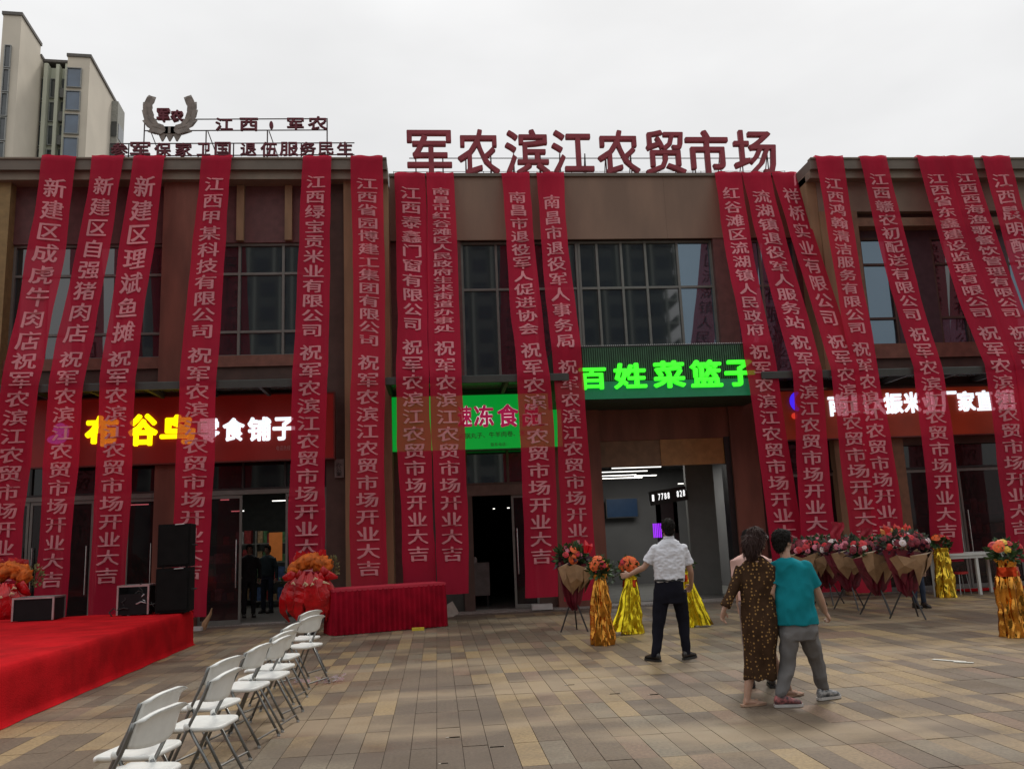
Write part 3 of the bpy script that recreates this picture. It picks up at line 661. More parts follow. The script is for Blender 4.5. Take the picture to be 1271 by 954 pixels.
for bi, (txt, pl_k, txl, txr, fy, fxl, fxr, by, bxl, bxr, c0, c1, g0, g1, lab) in enumerate(BAN):
    tY, tZ = TY[pl_k]; fY = CY-.06-.012*(bi % 3) if fy > 440 else BY-.14
    fZ = (CZL if fxl < 420 else None)
    ty = proj((X_(txl, 205, tY), tY, tZ))[1]
    A = [Vector((X_(txl, ty, tY), tY, tZ)), Vector((X_(txr, ty, tY), tY, tZ))]
    B_ = [at(fxl, fy, fY), at(fxr, fy, fY)]; mz = (B_[0].z+B_[1].z)/2; B_[0].z = B_[1].z = mz
    bY = fY+.08-.05*(bi % 2)
    C_ = [at(bxl, by, bY), at(bxr, by, bY)]; mz = (C_[0].z+C_[1].z)/2; C_[0].z = C_[1].z = mz
    sd = bi*7.3
    def pos(u, s, e=0.0, A=A, B_=B_, C_=C_, sd=sd):
        if s < 0: q = A[0].lerp(A[1], u); return q+Vector((0, -s*.5, .012+e))
        if s <= 1:
            q = A[0].lerp(A[1], u).lerp(B_[0].lerp(B_[1], u), s)
            dr = Vector((0, -.82, .57)); sag = -.10*math.sin(PI*s); am = .018
        else:
            q = B_[0].lerp(B_[1], u).lerp(C_[0].lerp(C_[1], u), s-1)
            dr = Vector((0, -1, 0)); sag = .04*math.sin(PI*(s-1)); am = .02
        rip = am*math.sin(u*5+sd+s*2.3)*math.sin(min(s, 1)*PI*.9+.2 if s <= 1 else 1)+am*1.3*noise.noise(Vector((u*1.7+sd, s*3.1, bi)))+.012*math.sin(u*11+sd*3+2.5*noise.noise(Vector((s*2.2, sd, 0))))
        q += dr*(sag+rip+e)+Vector((.022*math.sin(s*4.1+sd)+(u-.5)*.07*noise.noise(Vector((s*3.3, sd, 4)))+.012*noise.noise(Vector((s*9+u, sd, 7))), 0, 0))
        return q
    def path_s(py):
        lo, hi = 0.0, 2.0
        for _ in range(30):
            m_ = (lo+hi)/2
            if proj(pos(.5, m_))[1] < py: lo = m_
            else: hi = m_
        return (lo+hi)/2
    bm_ = MB(); NU, rows = 16, [-.9, -.4, 0]+[i/36 for i in range(1, 37)]+[1+i/46 for i in range(1, 47)]
    for s in rows:
        for i in range(NU+1): bm_.v.append(tuple(pos(i/NU, s)))
    for r in range(len(rows)-1):
        for i in range(NU):
            k = r*(NU+1)+i; bm_.f.append((k, k+1, k+NU+2, k+NU+1)); bm_.m.append(0)
    o = thing('banner', lab, 'banner', (A[0]+A[1])/2, 0, 'red congratulation banners hung from the parapet')
    part('cloth', bm_, M_BAN, o, smooth=True, world=True)
    n = len(txt); sp1 = (c1-c0)/max(1, n-1)
    jobs = [(txt[i], c0+i*sp1, sp1) for i in range(n)]
    sp2 = (g1-g0)/12; jobs2 = [(CONG[i], g0+i*sp2, sp2) for i in range(13)]
    lt = None
    for qn, (ch, cy, spc) in enumerate(jobs+jobs2):
        if qn in (0, len(jobs)):
            if lt: part('company_name', lt, M_BAL, o, world=True)
            lt = MB()
        hh = min(spc*.44, 13.5); s0, s1_ = path_s(cy-hh), path_s(cy+hh)
        vs_, fs, bb = glyph(ch, 0, 0)
        wf = .67
        for kk, (ox, oy) in enumerate(((0, 0), (-.021, .01), (.021, -.01))):
            b0 = len(lt.v)
            for (x, y, z) in vs_:
                gx = x+ox; gy = (y+oy+.10)/.96; lt.v.append(tuple(pos(.5+(gx-.5)*wf, s1_+(s0-s1_)*gy, .018-.0015*kk)))
            lt.f += [tuple(b0+i for i in f) for f in fs]; lt.m += [0]*len(fs)
    part('greeting', lt, M_BAL, o, world=True)
# ---------------------------------------------------------------- stage
M_CARP = mat('red_carpet', (.40, .005, .009), .9, vary=.2, scale=2.5, bump=.3, bscale=60, spec=.08)
st_x, st_y, st_h = -4.22, 15.45, .57
stage = thing('stage', 'low stage wrapped in bright red carpet at the left', 'stage', (st_x, st_y, 0))
b = MB(); b.box(-11.9, st_x-.06, 4.1, st_y-.06, 0, st_h-.03); part('platform', b, mat('plywood', (.2, .13, .07), .8), stage, world=True)
b = MB()
prof = []
for i in range(14): prof.append((-12+(12+st_x)*i/14, st_h))
prof += [(st_x-.02, st_h), (st_x+.0, st_h-.02)]+[(st_x+.02, st_h*(1-k/8)) for k in range(1, 8)]+[(st_x+.03, .012), (st_x+.07, .006)]
NY = 110
for i in range(NY+1):
    y = 4+(st_y-4)*i/NY
    for j, (x, z) in enumerate(prof):
        if z < st_h-.005:
            w_ = min(1, (st_h-z)/.25); x += w_*(.022*math.sin(y*5.1+noise.noise(Vector((y, 0, 0)))*3)*(.4+.6*noise.noise(Vector((y*.7, 3, 0))))+.02*noise.noise(Vector((y*1.3, z*4, 1))))
        else: z += .014*noise.noise(Vector((x*.9, y*1.1, 0)))+(.012*noise.noise(Vector((x*3.2, y*.8, 5))))
        if j in (13, 14): z -= .012*abs(noise.noise(Vector((y*2.2, 9, 0))))
        b.v.append((x, y, z))
npf = len(prof)
for i in range(NY):
    for j in range(npf-1):
        k = i*npf+j; b.f.append((k, k+1, k+npf+1, k+npf)); b.m.append(0)
part('carpet', b, M_CARP, stage, smooth=True, world=True)
b = MB(); nx = 60; zr = [st_h, st_h-.03, .4, .25, .1, .005]
for i in range(nx+1):
    x = -12+(12+st_x+.02)*i/nx
    for j, z in enumerate(zr): b.v.append((x, st_y+.004+(.012*math.sin(x*6)*(st_h-z)*2 if j else -.02), z))
for i in range(nx):
    for j in range(5):
        k = i*6+j; b.f.append((k, k+1, k+7, k+6)); b.m.append(0)
part('rear_skirt', b, M_CARP, stage, smooth=True, world=True)

# speakers on the stage, cases
M_SPK = mat('speaker_black', (.006, .006, .006), .8, vary=.2, scale=30, spec=.15)
M_GRL = mat('speaker_grille', (.008, .008, .008), .8, bump=.6, bscale=160, spec=.1)
def loudspeaker(label, x0, x1, y, z0, z1):
    t = thing('loudspeaker', label, 'loudspeaker', ((x0+x1)/2, y, z0)); w_ = x1-x0; h = z1-z0
    b = MB(); b.rings([[Vector((sx*(w_/2-i_), sy+(.3+.12 if 0 else 0), zz)) for sx, sy in ((-1, 0), (1, 0), (.8, .5), (-.8, .5))] for zz, i_ in ((0, .01), (.012, 0), (h-.012, 0), (h, .01))])
    part('cabinet', b, M_SPK, t)
    b = MB(); b.box(-w_/2+.03, w_/2-.03, -.018, -.001, .04, h-.04); part('grille', b, M_GRL, t)
    b = MB(); b.tube([(w_/2-.25, -.03, h-.012), (w_/2-.1, -.035, h-.006)], .008, 6); part('badge', b, mat('pale_badge', (.4, .42, .42), .4), t)
    for s_ in (-1, 1):
        b = MB(); b.tube([(s_*(w_/2+.002), .1, h*.5), (s_*(w_/2+.03), .1, h*.5), (s_*(w_/2+.03), .3, h*.5), (s_*(w_/2+.002), .3, h*.5)], .012, 6); part('handle', b, M_BLK, t)
    for sx in (-.8, .8):
        b = MB(); b.tube([(sx*w_*.45, .06, -.012), (sx*w_*.45, .06, .002)], .02, 8); part('foot', b, M_BLK, t)
spy = 14.85
sx0, sx1 = X_(194, 700, spy), X_(236, 700, spy)
zA, zB_, zC_ = st_h+.02, Z_(215, 704, spy), Z_(215, 650, spy)
loudspeaker('lower black loudspeaker of the stack at the corner of the red stage', sx0, sx1, spy, zA, zB_-.01)
loudspeaker('upper black loudspeaker of the stack at the corner of the red stage', sx0+.01, sx1-.005, spy+.01, zB_+.005, zC_)
M_CASE = mat('case_black', (.008, .007, .008), .7, spec=.2); M_ALU = mat('aluminium_edge', (.5, .5, .5), .35, .9)
def flight_case(label, x0, x1, y0, y1, z0, h, full=True):
    t = thing('flight_case', label, 'case', ((x0+x1)/2, (y0+y1)/2, z0)); w_, d_ = (x1-x0)/2, (y1-y0)/2
    b = MB()
    if full: b.box(-w_, w_, -d_, d_, 0, h)
    else: b.box(-w_, w_, -d_, -d_+.02, 0, h*.72); b.box(-w_, w_, d_-.02, d_, 0, h); b.box(-w_, -w_+.02, -d_+.02, d_-.02, 0, h); b.box(w_-.02, w_, -d_+.02, d_-.02, 0, h); b.box(-w_+.02, w_-.02, -d_+.02, d_-.02, 0, .02)
    part('shell', b, M_CASE, t)
    e = .014
    for sx in (-1, 1):
        for sy in (-1, 1):
            b = MB(); b.box(sx*w_-e, sx*w_+e, sy*d_-e, sy*d_+e, 0, h+e); part('edge_strip', b, M_ALU, t)
    for sy in (-1, 1):
        b = MB(); b.box(-w_+e, w_-e, sy*d_-e, sy*d_+e, h-e, h+e); part('edge_strip', b, M_ALU, t)
    for sx in (-1, 1):
        b = MB(); b.box(sx*w_-e, sx*w_+e, -d_+e, d_-e, h-e, h+e); part('edge_strip', b, M_ALU, t)
    return t
cy = 14.7
flight_case('long black case with silver edges at the left of the red stage', X_(17, 750, cy), X_(67, 750, cy), cy-.02, cy+.4, st_h+.015, Z_(40, 743, cy)-st_h)
cy = 14.9
fc = flight_case('open black flight case with tangled silver cables next to the loudspeakers', X_(146, 745, cy), X_(184, 745, cy), cy, cy+.4, st_h+.015, Z_(165, 728, cy)-st_h, full=False)
rr_ = random.Random(5)
for k in range(9):
    b = MB(); p = [Vector((rr_.uniform(-.24, .24), -.2+rr_.uniform(-.03, .1), .12+rr_.uniform(-.06, .2)))]
    for j in range(6): p.append(p[-1]+Vector((rr_.uniform(-.09, .09), rr_.uniform(-.02, .02), rr_.uniform(-.07, .07))))
    b.tube(p, .011, 6); part('cable', b, mat('pale_cable', (.45, .47, .48), .35, .4) if k % 2 else M_BLK, fc)

# ---------------------------------------------------------------- folding chairs
M_PLS = mat('white_plastic', (.74, .75, .72), .42, vary=.05, scale=12, bump=.03)
M_TUBE = mat('grey_steel_tube', (.19, .195, .19), .35, .7)
def make_chair():
    t = thing('folding_chair', 'x', 'chair')
    b = MB(); hw, ns = .205, 10
    sec = [(-.19, .445), (-.17, .458), (.15, .462), (.185, .452), (.20, .43)]
    rs = []
    def outline(sc):
        o = []
        for k in range(32):
            a = 2*PI*k/32; c_, s_ = math.cos(a), math.sin(a); e_ = .38
            o.append((math.copysign(abs(c_)**e_, c_)*.205*sc, math.copysign(abs(s_)**e_, s_)*.195*sc))
        return o
    for sc, dz in ((.93, -.028), (1, -.018), (1, -.004), (.975, .004), (.9, .002), (.5, -.004)):
        rs.append([Vector((x, y, .455+dz+(-.012 if y > .15 else 0))) for x, y in outline(sc)])
    b.rings(rs); part('seat', b, M_PLS, t, smooth=True)
    # backrest: curved plastic shell with rolled top and side lobes
    b = MB(); nu, nv = 14, 8; F = []; B = []
    for j in range(nv+1):
        v = j/nv; z = .60+.19*v
        for i in range(nu+1):
            u = -1+2*i/nu; zz = z-.035*(abs(u)**3)*(v > .5)*2*(v-.5)+.02*(abs(u)**3)*(1-v)
            y = -.095-.05*v-.045*(1-u*u)+(-.02 if j == nv else 0)
            x = u*.213
            th = .009+(.010 if j in (nv, nv-1) else 0)+(.006 if i in (0, nu) else 0)
            F.append(Vector((x, y+th, zz))); B.append(Vector((x, y-th, zz)))
    n1 = nu+1; b.v = [tuple(q) for q in F+B]; o_ = len(F)
    for j in range(nv):
        for i in range(nu):
            k = j*n1+i; b.f.append((k+1, k, k+n1, k+n1+1)); b.f.append((o_+k, o_+k+1, o_+k+n1+1, o_+k+n1))
    for i in range(nu): b.f.append((i, i+1, o_+i+1, o_+i)); k = nv*n1+i; b.f.append((k+1, k, o_+k, o_+k+1))
    for j in range(nv): k = j*n1; b.f.append((k+n1, k, o_+k, o_+k+n1)); k += nu; b.f.append((k, k+n1, o_+k+n1, o_+k))
    b.m = [0]*len(b.f); part('backrest', b, M_PLS, t, smooth=True)
    for s_ in (-1, 1):
        x = s_*.218
        b = MB(); b.tube([(x, .215, .012), (x, .015, .45), (x, -.06, .59), (x, -.11, .70), (x, -.125, .745)], .0115, 8); part('back_tube', b, M_TUBE, t, smooth=True)
        b = MB(); b.tube([(x*.93, -.25, .012), (x*.93, .015, .47)], .0115, 8); part('leg', b, M_TUBE, t, smooth=True)
        for y, sc in ((.215, 1), (-.25, .93)):
            b = MB(); b.tube([(x*sc, y, 0), (x*sc, y-.008*(1 if y > 0 else -1), .02)], .0145, 8); part('foot_cap', b, mat('grey_rubber', (.3, .3, .29), .7), t)
        b = MB(); b.ell((x, .017, .468), (.02, .024, .026), 8, 6); part('joint_cap', b, M_PLS, t, smooth=True)
    b = MB(); b.tube([(-.218, .195, .06), (.218, .195, .06)], .009, 6); part('cross_bar', b, M_TUBE, t)
    b = MB(); b.tube([(-.2, -.225, .06), (.2, -.225, .06)], .009, 6); part('cross_bar', b, M_TUBE, t)
    return t
ch0 = make_chair()
CH = [((165, 958), 77, 'nearest white folding chair at the bottom left corner, seat cut by the photograph edge'),
      ((172, 928), 78, 'white folding chair second from the near end of the row'),
      ((252, 895), 82, 'white folding chair third from the near end, first after the gap'),
      ((258, 872), 74, 'white folding chair fourth from the near end of the row'),
      ((300, 850), 78, 'white folding chair fifth from the near end, half hidden by the fourth'),
      ((328, 837), 80, 'white folding chair sixth from the near end, middle of the row'),
      ((335, 827), 73, 'white folding chair fourth from the table end of the row'),
      ((345, 814), 79, 'white folding chair third from the table end of the row'),
      ((374, 800), 64, 'white folding chair second from the table end of the row, beside the crumpled plastic'),
      ((373, 791), 66, 'farthest white folding chair, in front of the red flower basket')]
for i, ((px, py), rz, lab) in enumerate(CH):
    o = ch0 if i == 0 else copy_tree(ch0)
    p = gnd(px, py, .455); o.location = (p.x, p.y, 0); o.rotation_euler = (0, 0, math.radians(rz)); o['label'] = lab; o['group'] = 'white folding chairs in a row'

# ---------------------------------------------------------------- table with red skirt
M_SKT = mat('red_table_cloth', (.25, .003, .014), .85, vary=.2, scale=4, bump=.1, spec=.1)
tp = Vector((-1.84, 15.67, 0)); tq = Vector((.12, 16.36, 0)); ta = math.atan2(tq.y-tp.y, tq.x-tp.x); tl_ = (tq-tp).length
t = thing('skirted_table', 'long table covered to the ground by a pleated dark red cloth', 'table', tp, ta)
th_ = .80
b = MB(); per = []; TD = .62
def run(a, c, n):
    a, c = Vector(a), Vector(c); d = (c-a).normalized(); nn = Vector((d.y, -d.x, 0))
    for k in range(n): per.append((a.lerp(c, k/n), nn))
run((0, 0, 0), (tl_, 0, 0), 150); run((tl_, 0, 0), (tl_, TD, 0), 46); run((tl_, TD, 0), (0, TD, 0), 150); run((0, TD, 0), (0, 0, 0), 46)
rs = []
for z, am in ((th_-.02, .006), (th_-.06, .018), (.5, .035), (.25, .042), (.01, .046)):
    rs.append([p+nn*(.012+am*(.5+.5*math.sin(k*.9+1.3*noise.noise(Vector((k*.06, 0, 0)))))+(.018*(th_-z))+.006*noise.noise(Vector((k*.1, z*3, 2))))+Vector((0, 0, z)) for k, (p, nn) in enumerate(per)])
b.rings(rs, cap=False); part('skirt', b, M_SKT, t, smooth=True)
b = MB(); nx_, ny_ = 24, 7
for i in range(nx_+1):
    for j in range(ny_+1): b.v.append((-.02+(tl_+.04)*i/nx_, -.02+(TD+.04)*j/ny_, th_+.003*noise.noise(Vector((i*.4, j*.6, 0)))))
for i in range(nx_):
    for j in range(ny_): k = i*(ny_+1)+j; b.f.append((k, k+ny_+1, k+ny_+2, k+1)); b.m.append(0)
for (x0, x1, y0, y1) in ((-.02, tl_+.02, -.022, -.02), (-.022, -.02, -.02, TD+.02), (tl_+.02, tl_+.022, -.02, TD+.02)): b.box(x0, x1, y0, y1, th_-.05, th_)
part('top_cloth', b, mat('table_top_cloth', (.42, .012, .035), .7, vary=.12), t)
for x in (.12, tl_-.12):
    for y in (.1, TD-.1):
        b = MB(); b.tube([(x, y, 0), (x, y, th_-.03)], .018, 6); part('leg', b, M_TUBE, t)

# ---------------------------------------------------------------- flowers
rf_ = random.Random(21)
def flower_me(name, r, n, layers, col, ccol, droop=.15, w=.42):
    b = MB()
    for l in range(layers):
        R_ = r*(1-.28*l); up = .12+.22*l
        for k in range(n):
            a = 2*PI*(k+.5*l)/n+rf_.uniform(-.1, .1); c_, s_ = math.cos(a), math.sin(a); ww = R_*w*rf_.uniform(.85, 1.15)
            p0 = Vector((0, 0, .004*l)); p1 = Vector((c_*R_*.55, s_*R_*.55, R_*up)); p2 = Vector((c_*R_, s_*R_, R_*(up-droop))); sd = Vector((-s_, c_, 0))
            i0 = len(b.v); b.v += [tuple(q) for q in (p0, p1-sd*ww, p1+sd*ww, p2-sd*ww*.55, p2+sd*ww*.55)]
            b.f += [(i0, i0+1, i0+2), (i0+1, i0+3, i0+4, i0+2)]; b.m += [0, 0]
    b.ell((0, 0, r*.1), (r*.2, r*.2, r*.12), 8, 4, mi=1)
    return mesh(name, b, [col, ccol])
M_YC = mat('flower_centre', (.35, .22, .03), .8)
FL = {
 'orange': flower_me('flower', .075, 14, 3, mat('orange_petal', (.72, .11, .015), .55, vary=.25, scale=20), M_YC),
 'red': flower_me('flower', .06, 9, 3, mat('red_petal', (.48, .01, .02), .55, vary=.25, scale=20), mat('red_core', (.2, .005, .01), .7)),
 'dark': flower_me('flower', .055, 8, 3, mat('dark_rose_petal', (.17, .006, .02), .6, vary=.3, scale=20), mat('red_core', (.2, .005, .01), .7)),
 'white': flower_me('flower', .05, 10, 2, mat('white_petal', (.66, .55, .55), .55, vary=.15, scale=20), M_YC),
 'pink': flower_me('flower', .05, 9, 3, mat('pink_petal', (.6, .16, .22), .55, vary=.25, scale=20), M_YC),
 'yellow': flower_me('flower', .05, 10, 3, mat('yellow_petal', (.7, .45, .04), .55, vary=.2, scale=20), M_YC)}
M_LF = mat('leaf_green', (.035, .075, .02), .5, vary=.5, scale=14)
M_LF2 = mat('grey_green_leaf', (.07, .09, .06), .6, vary=.4, scale=14)
def foliage(parent, c, rad, n, m=None, size=.08, seed=0, up=.4):
    r = random.Random(seed); b = MB(); c = Vector(c)
    for _ in range(n):
        a = r.uniform(0, 2*PI); h = r.uniform(-1, 1); q = r.uniform(.45, 1)
        d = Vector((math.cos(a)*math.sqrt(1-h*h), math.sin(a)*math.sqrt(1-h*h), h)); p = c+Vector((d.x*rad[0], d.y*rad[1], d.z*rad[2]))*q
        d = (d+Vector((r.uniform(-.5, .5), r.uniform(-.5, .5), up+r.uniform(-.5, .5)))).normalized(); s = size*r.uniform(.6, 1.4)
        sd = d.cross(Vector((r.uniform(-1, 1), r.uniform(-1, 1), r.uniform(-1, 1)))).normalized()*s*.28; nn = d.cross(sd).normalized()*s*.12
        b.face([p, p+d*s*.5+sd+nn, p+d*s, p+d*s*.5-sd+nn])
    for _ in range(6):
        a = r.uniform(0, 2*PI); b.tube([c-Vector((0, 0, rad[2])), c+Vector((math.cos(a)*rad[0]*.7, math.sin(a)*rad[1]*.7, rad[2]*.5))], .004, 4)
    return part('foliage', b, m or M_LF, parent)
def flowers(parent, c, rad, kinds, n, seed=0, front=.6, sc=1.0):
    r = random.Random(seed); c = Vector(c)
    for i in range(n):
        a = r.uniform(0, 2*PI); h = r.uniform(-.25, 1)
        d = Vector((math.cos(a)*math.sqrt(1-h*h), math.sin(a)*math.sqrt(1-h*h), h))
        if d.y > 0 and r.random() < front: d.y = -d.y
        p = c+Vector((d.x*rad[0], d.y*rad[1], d.z*rad[2]))*r.uniform(.88, 1.08)
        inst('flower', FL[kinds[i % len(kinds)]], parent, p, (d+Vector((0, -.35, .3))).normalized().to_track_quat('Z', 'Y').to_euler(), [sc*r.uniform(.8, 1.15)]*3)
M_KRF = mat('kraft_paper', (.34, .20, .105), .7, vary=.15, scale=8, bump=.2, bscale=14)
M_BUR = mat('burgundy_paper', (.14, .008, .022), .45, vary=.3, scale=8, bump=.2, bscale=14)
M_DKP = mat('dark_paper', (.05, .012, .03), .5, vary=.3, scale=8)
M_TRI = mat('tripod_black', (.02, .018, .018), .45)
def tripod_stand(label, loc, h, kinds, seed, rz=0, nfl=20, fr=.30, papers=(0, 1), spread=.33, group='flower stands on black tripods', pap=1.0, sc=1.0):
    r = random.Random(seed); t = thing('tripod_flower_stand', label, 'flower stand', loc, rz, group)
    for k in range(3):
        a = 2*PI*k/3+.4; b = MB(); b.tube([(math.cos(a)*spread, math.sin(a)*spread, 0), (-math.cos(a)*.05, -math.sin(a)*.05, h*.5)], .013, 6); part('leg', b, M_TRI, t)
    b = MB(); b.tube([(0, 0, h*.45), (0, 0, h*.8)], .014, 6); b.ell((0, 0, h*.5), (.035, .035, .03), 8, 5); part('hub', b, M_TRI, t)
    # wrapping: pleated cone with pointed folds of kraft and burgundy paper
    b = MB(); n = 28; rs = []
    for z, R_ in ((h*.24, .05), (h*.32, .13*pap), (h*.46, .18*pap), (h*.62, .22*pap), (h*.74, .27*pap)):
        rs.append([Vector((math.cos(2*PI*k/n)*R_*(.88+.16*(-1)**k+.15*r.uniform(-1, 1)), math.sin(2*PI*k/n)*R_*.8*(.88+.16*(-1)**k), z+(.03 if z < h*.7 else .10)*r.uniform(-.6, 1))) for k in range(n)])
    b.rings(rs, cap=False); part('wrapping', b, M_BUR, t)
    for k in range(9):
        a = -2.95+.36*k+r.uniform(-.12, .12); mm = k in (2, 4, 6)
        b = MB(); c_, s_ = math.cos(a), math.sin(a); sd = Vector((-s_, c_, 0))*pap*1.05; ou = Vector((c_, s_*.85, 0))*pap; j = r.uniform(-.03, .03)
        
        if mm: ou = ou*1.16; sd = sd*1.25
        zt = h*r.uniform(.66, .78); ll = h*r.uniform(.36, .46); tw = sd*r.uniform(-.06, .06); P = [ou*.25+sd*.12+Vector((0, 0, zt+j)), ou*.34+tw+Vector((0, 0, zt+.05*h)), ou*.27-sd*.13+Vector((0, 0, zt-j*2)), ou*.24-sd*.07+Vector((0, 0, h*.55)), ou*.15+tw+Vector((0, 0, ll)), ou*.23+sd*.08+Vector((0, 0, h*.56)), ou*.30+Vector((0, 0, h*.60))]
        for q in range(6): b.face([P[6], P[q], P[(q+1) % 6]])
        part('paper_fold', b, M_KRF if (mm or papers[1] == 0) else M_BUR, t)
        b = MB(); w1 = P[1]+sd*.05+ou*.02+Vector((0, 0, .035)); b.face([P[0], P[1], w1]) if k % 2 else b.face([P[1], P[2], w1]); part('paper_rim', b, mat('pale_kraft', (.5, .38, .27), .7), t)
    foliage(t, (0, 0, h*.84), (fr, fr*.8, h*.13), 420, M_LF if seed % 2 else M_LF2, .10, seed, .5)
    foliage(t, (0, 0, h*.80), (fr*1.1, fr*.9, h*.07), 110, M_DKP, .11, seed+50, 0)
    flowers(t, (0, 0, h*.84), (fr*1.02, fr*.85, h*.13), kinds, nfl, seed, sc=sc)
    return t
FT = [((1008, 752), 1.32, ['dark', 'red', 'dark', 'pink'], 'flower stand at the left end of the tripod group, partly behind the boy', 2),
      ((1031, 750), 1.36, ['dark', 'dark', 'red', 'dark', 'pink', 'dark', 'white'], 'flower stand just right of the boy in the teal shirt', 3),
      ((1058, 756), 1.36, ['dark', 'white', 'dark', 'red', 'dark', 'pink'], 'flower stand with pink and white blooms, second of the tripod group', 4),
      ((1093, 762), 1.34, ['dark', 'red', 'white', 'dark'], 'flower stand in the middle of the tripod group with a dark red cloth', 5),
      ((1131, 767), 1.44, ['dark', 'white', 'dark', 'dark', 'white', 'red'], 'largest flower stand of the tripod group with white daisies on top', 6)]
for (px, py), h, kn, lab, sd in FT:
    tripod_stand(lab, gnd(px, py), h, kn, sd, rz=(sd-4)*.16, nfl=58, fr=.44, pap=1.25, sc=1.12)
# red cloth panels and sashes around the group
for px, py0, py1, Y, lab in ((1040, 648, 668, 15.2, 'red cloth bow behind the first tripod stand'), (1075, 655, 672, 15.0, 'red cloth bow behind the second tripod stand')):
    b = MB(); a = at(px-9, py0, Y); c = at(px+9, py1, Y)
    n = 8
    for i in range(n+1):
        for j in range(n+1):
            u, v = i/n, j/n; b.v.append((a.x+(c.x-a.x)*u*(1-.3*v)+.03*math.sin(v*6), Y+.02*math.sin(u*9+v*3), a.z+(c.z-a.z)*v+.01*math.sin(u*PI*2)))
    for i in range(n):
        for j in range(n): k = i*(n+1)+j; b.f.append((k, k+1, k+n+2, k+n+1)); b.m.append(0)
    o = part('red_bow', b, mat('red_gauze', (.35, .01, .03), .6, trans=.3)); setp(o, lab, 'bow')
V3 = lambda *a: Vector(a)
p = at(1112, 664, 14.3)
t = thing('greeting_topper', 'red and gold greeting card topping the daisy flower stand', 'topper', p)
for k in range(9):
    b = MB(); x = (k-4)*.055; hh = .13+.07*((k*5) % 3)/2; b.rings([[V3(x+dx, dy, 0) for dx, dy in ((-.03, -.01), (.03, -.01), (.03, .01), (-.03, .01))], [V3(x+dx*1.2+(k-4)*.006, dy, hh*.7) for dx, dy in ((-.03, -.02), (.03, -.02), (.03, 0), (-.03, 0))], [V3(x+dx+(k-4)*.012, dy, hh) for dx, dy in ((-.004, -.004), (.004, -.004), (.004, .004), (-.004, .004))]])
    part('card_blade', b, mat('topper_red', (.6, .03, .02), .35) if k % 3 else mat('topper_gold', (.65, .22, .06), .5), t)
tripod_stand('tripod flower stand wrapped in kraft paper left of the gold pedestals', gnd(714, 783), 1.45, ['red', 'pink', 'orange', 'pink', 'dark'], 9, rz=.9, nfl=22, fr=.28, papers=(0, 0), spread=.26, pap=1.1, sc=1.1)
b = MB(); b.tube([(0, 0, 0), (.02, 0, .12), (.0, 0, .2)], [.03, .05, .01], 6); b.tube([(.05, 0, 0), (.09, 0, .1), (.11, 0, .14)], [.03, .04, .01], 6)
o = part('red_ribbon', b, mat('shiny_red_ribbon', (.55, .01, .02), .2)); o.location = at(727, 686, 13.45); setp(o, 'shiny red ribbon sticking up behind the kraft wrapped stand', 'ribbon')

# gold foil pedestals
def foilmat(name, c, r=.13): return mat(name, c, r, 1.0, vary=.3, scale=5, bump=.5, bscale=9)
M_GO = foilmat('orange_gold_foil', (.62, .27, .045)); M_GY = foilmat('yellow_gold_foil', (.85, .62, .03), .2); M_RF = foilmat('red_foil', (.5, .05, .015), .3)
def foil(parent, prof, n, m, seed, px_=0, py_=0, pleat=.19, name='foil', ry=.85, bend=None):
    r = random.Random(seed); b = MB(); rs = []; nz_ = 44
    for i in range(nz_+1):
        t_ = i/nz_; k = t_*(len(prof)-1); j = min(int(k), len(prof)-2); f = k-j
        z = prof[j][0]*(1-f)+prof[j+1][0]*f; R_ = prof[j][1]*(1-f)+prof[j+1][1]*f
        ox = (bend(t_) if bend else 0)
        ring = []
        for q in range(n):
            a = 2*PI*q/n; w_ = 1+pleat*.7*math.sin(a*7+seed+2*noise.noise(Vector((t_*2, seed, 0))))+pleat*1.6*noise.noise(Vector((math.cos(a)*2.2, math.sin(a)*2.2, z*4+seed)))-pleat*1.5*abs(noise.noise(Vector((math.cos(a)*3.4+seed, math.sin(a)*3.4, z*7))))
            ring.append(Vector((px_+ox+math.cos(a)*R_*w_, py_+math.sin(a)*R_*ry*w_, z+(.02*noise.noise(Vector((a*2, seed, 1))) if i in (0,) else 0)+(.0 if i else 0))))
        rs.append(ring)
    if min(q.z for q in rs[0]) < .0:
        for q in rs[0]: q.z = max(q.z, .0)
    b.rings(rs, cap=False); return part(name, b, m, parent, smooth=True)
def pedestal(label, loc, h, base, top, m, kinds, seed, red=True, nfl=9, bend=None, fl=.14, bandm=True):
    t = thing('foil_flower_pedestal', label, 'flower pedestal', loc, 0, 'gold foil flower pedestals')
    foil(t, [(0.003, base), (h*.35, base*.88), (h*.7, (base+top)/2), (h*.92, top), (h, top*1.15)], 84, m, seed, bend=bend)
    ox = bend(1) if bend else 0
    if bandm: foil(t, [(h*.78, top*1.12+.015), (h*.9, top*1.05+.012)], 40, M_RF, seed+3, ox*.95, 0, .04, 'red_label')
    foliage(t, (ox, 0, h+.08), (fl, fl*.9, .13), 170, M_LF, .10, seed)
    flowers(t, (ox, 0, h+.13), (fl, fl*.9, .12), kinds, nfl, seed)
    return t
pedestal('orange gold foil pedestal with red and orange flowers beside the kraft stand', gnd(749, 800), 1.0, .17, .085, M_GO, ['orange', 'red', 'yellow', 'orange'], 31, bandm=False, fl=.13)
t2 = pedestal('bright yellow foil pedestal with orange gerberas touched by the man in white', gnd(786, 786), .93, .17, .10, M_GY, ['orange', 'orange', 'red'], 32, nfl=12, fl=.14)
foil(t2, [(.06, .20), (.3, .15), (.6, .09), (.85, .05)], 44, M_GY, 77, -.20, -.10, .14, 'foil_flare', .5, bend=lambda t_: .17*t_)
foliage(t2, (-.36, .0, .98), (.17, .12, .2), 120, M_LF2, .07, 5)
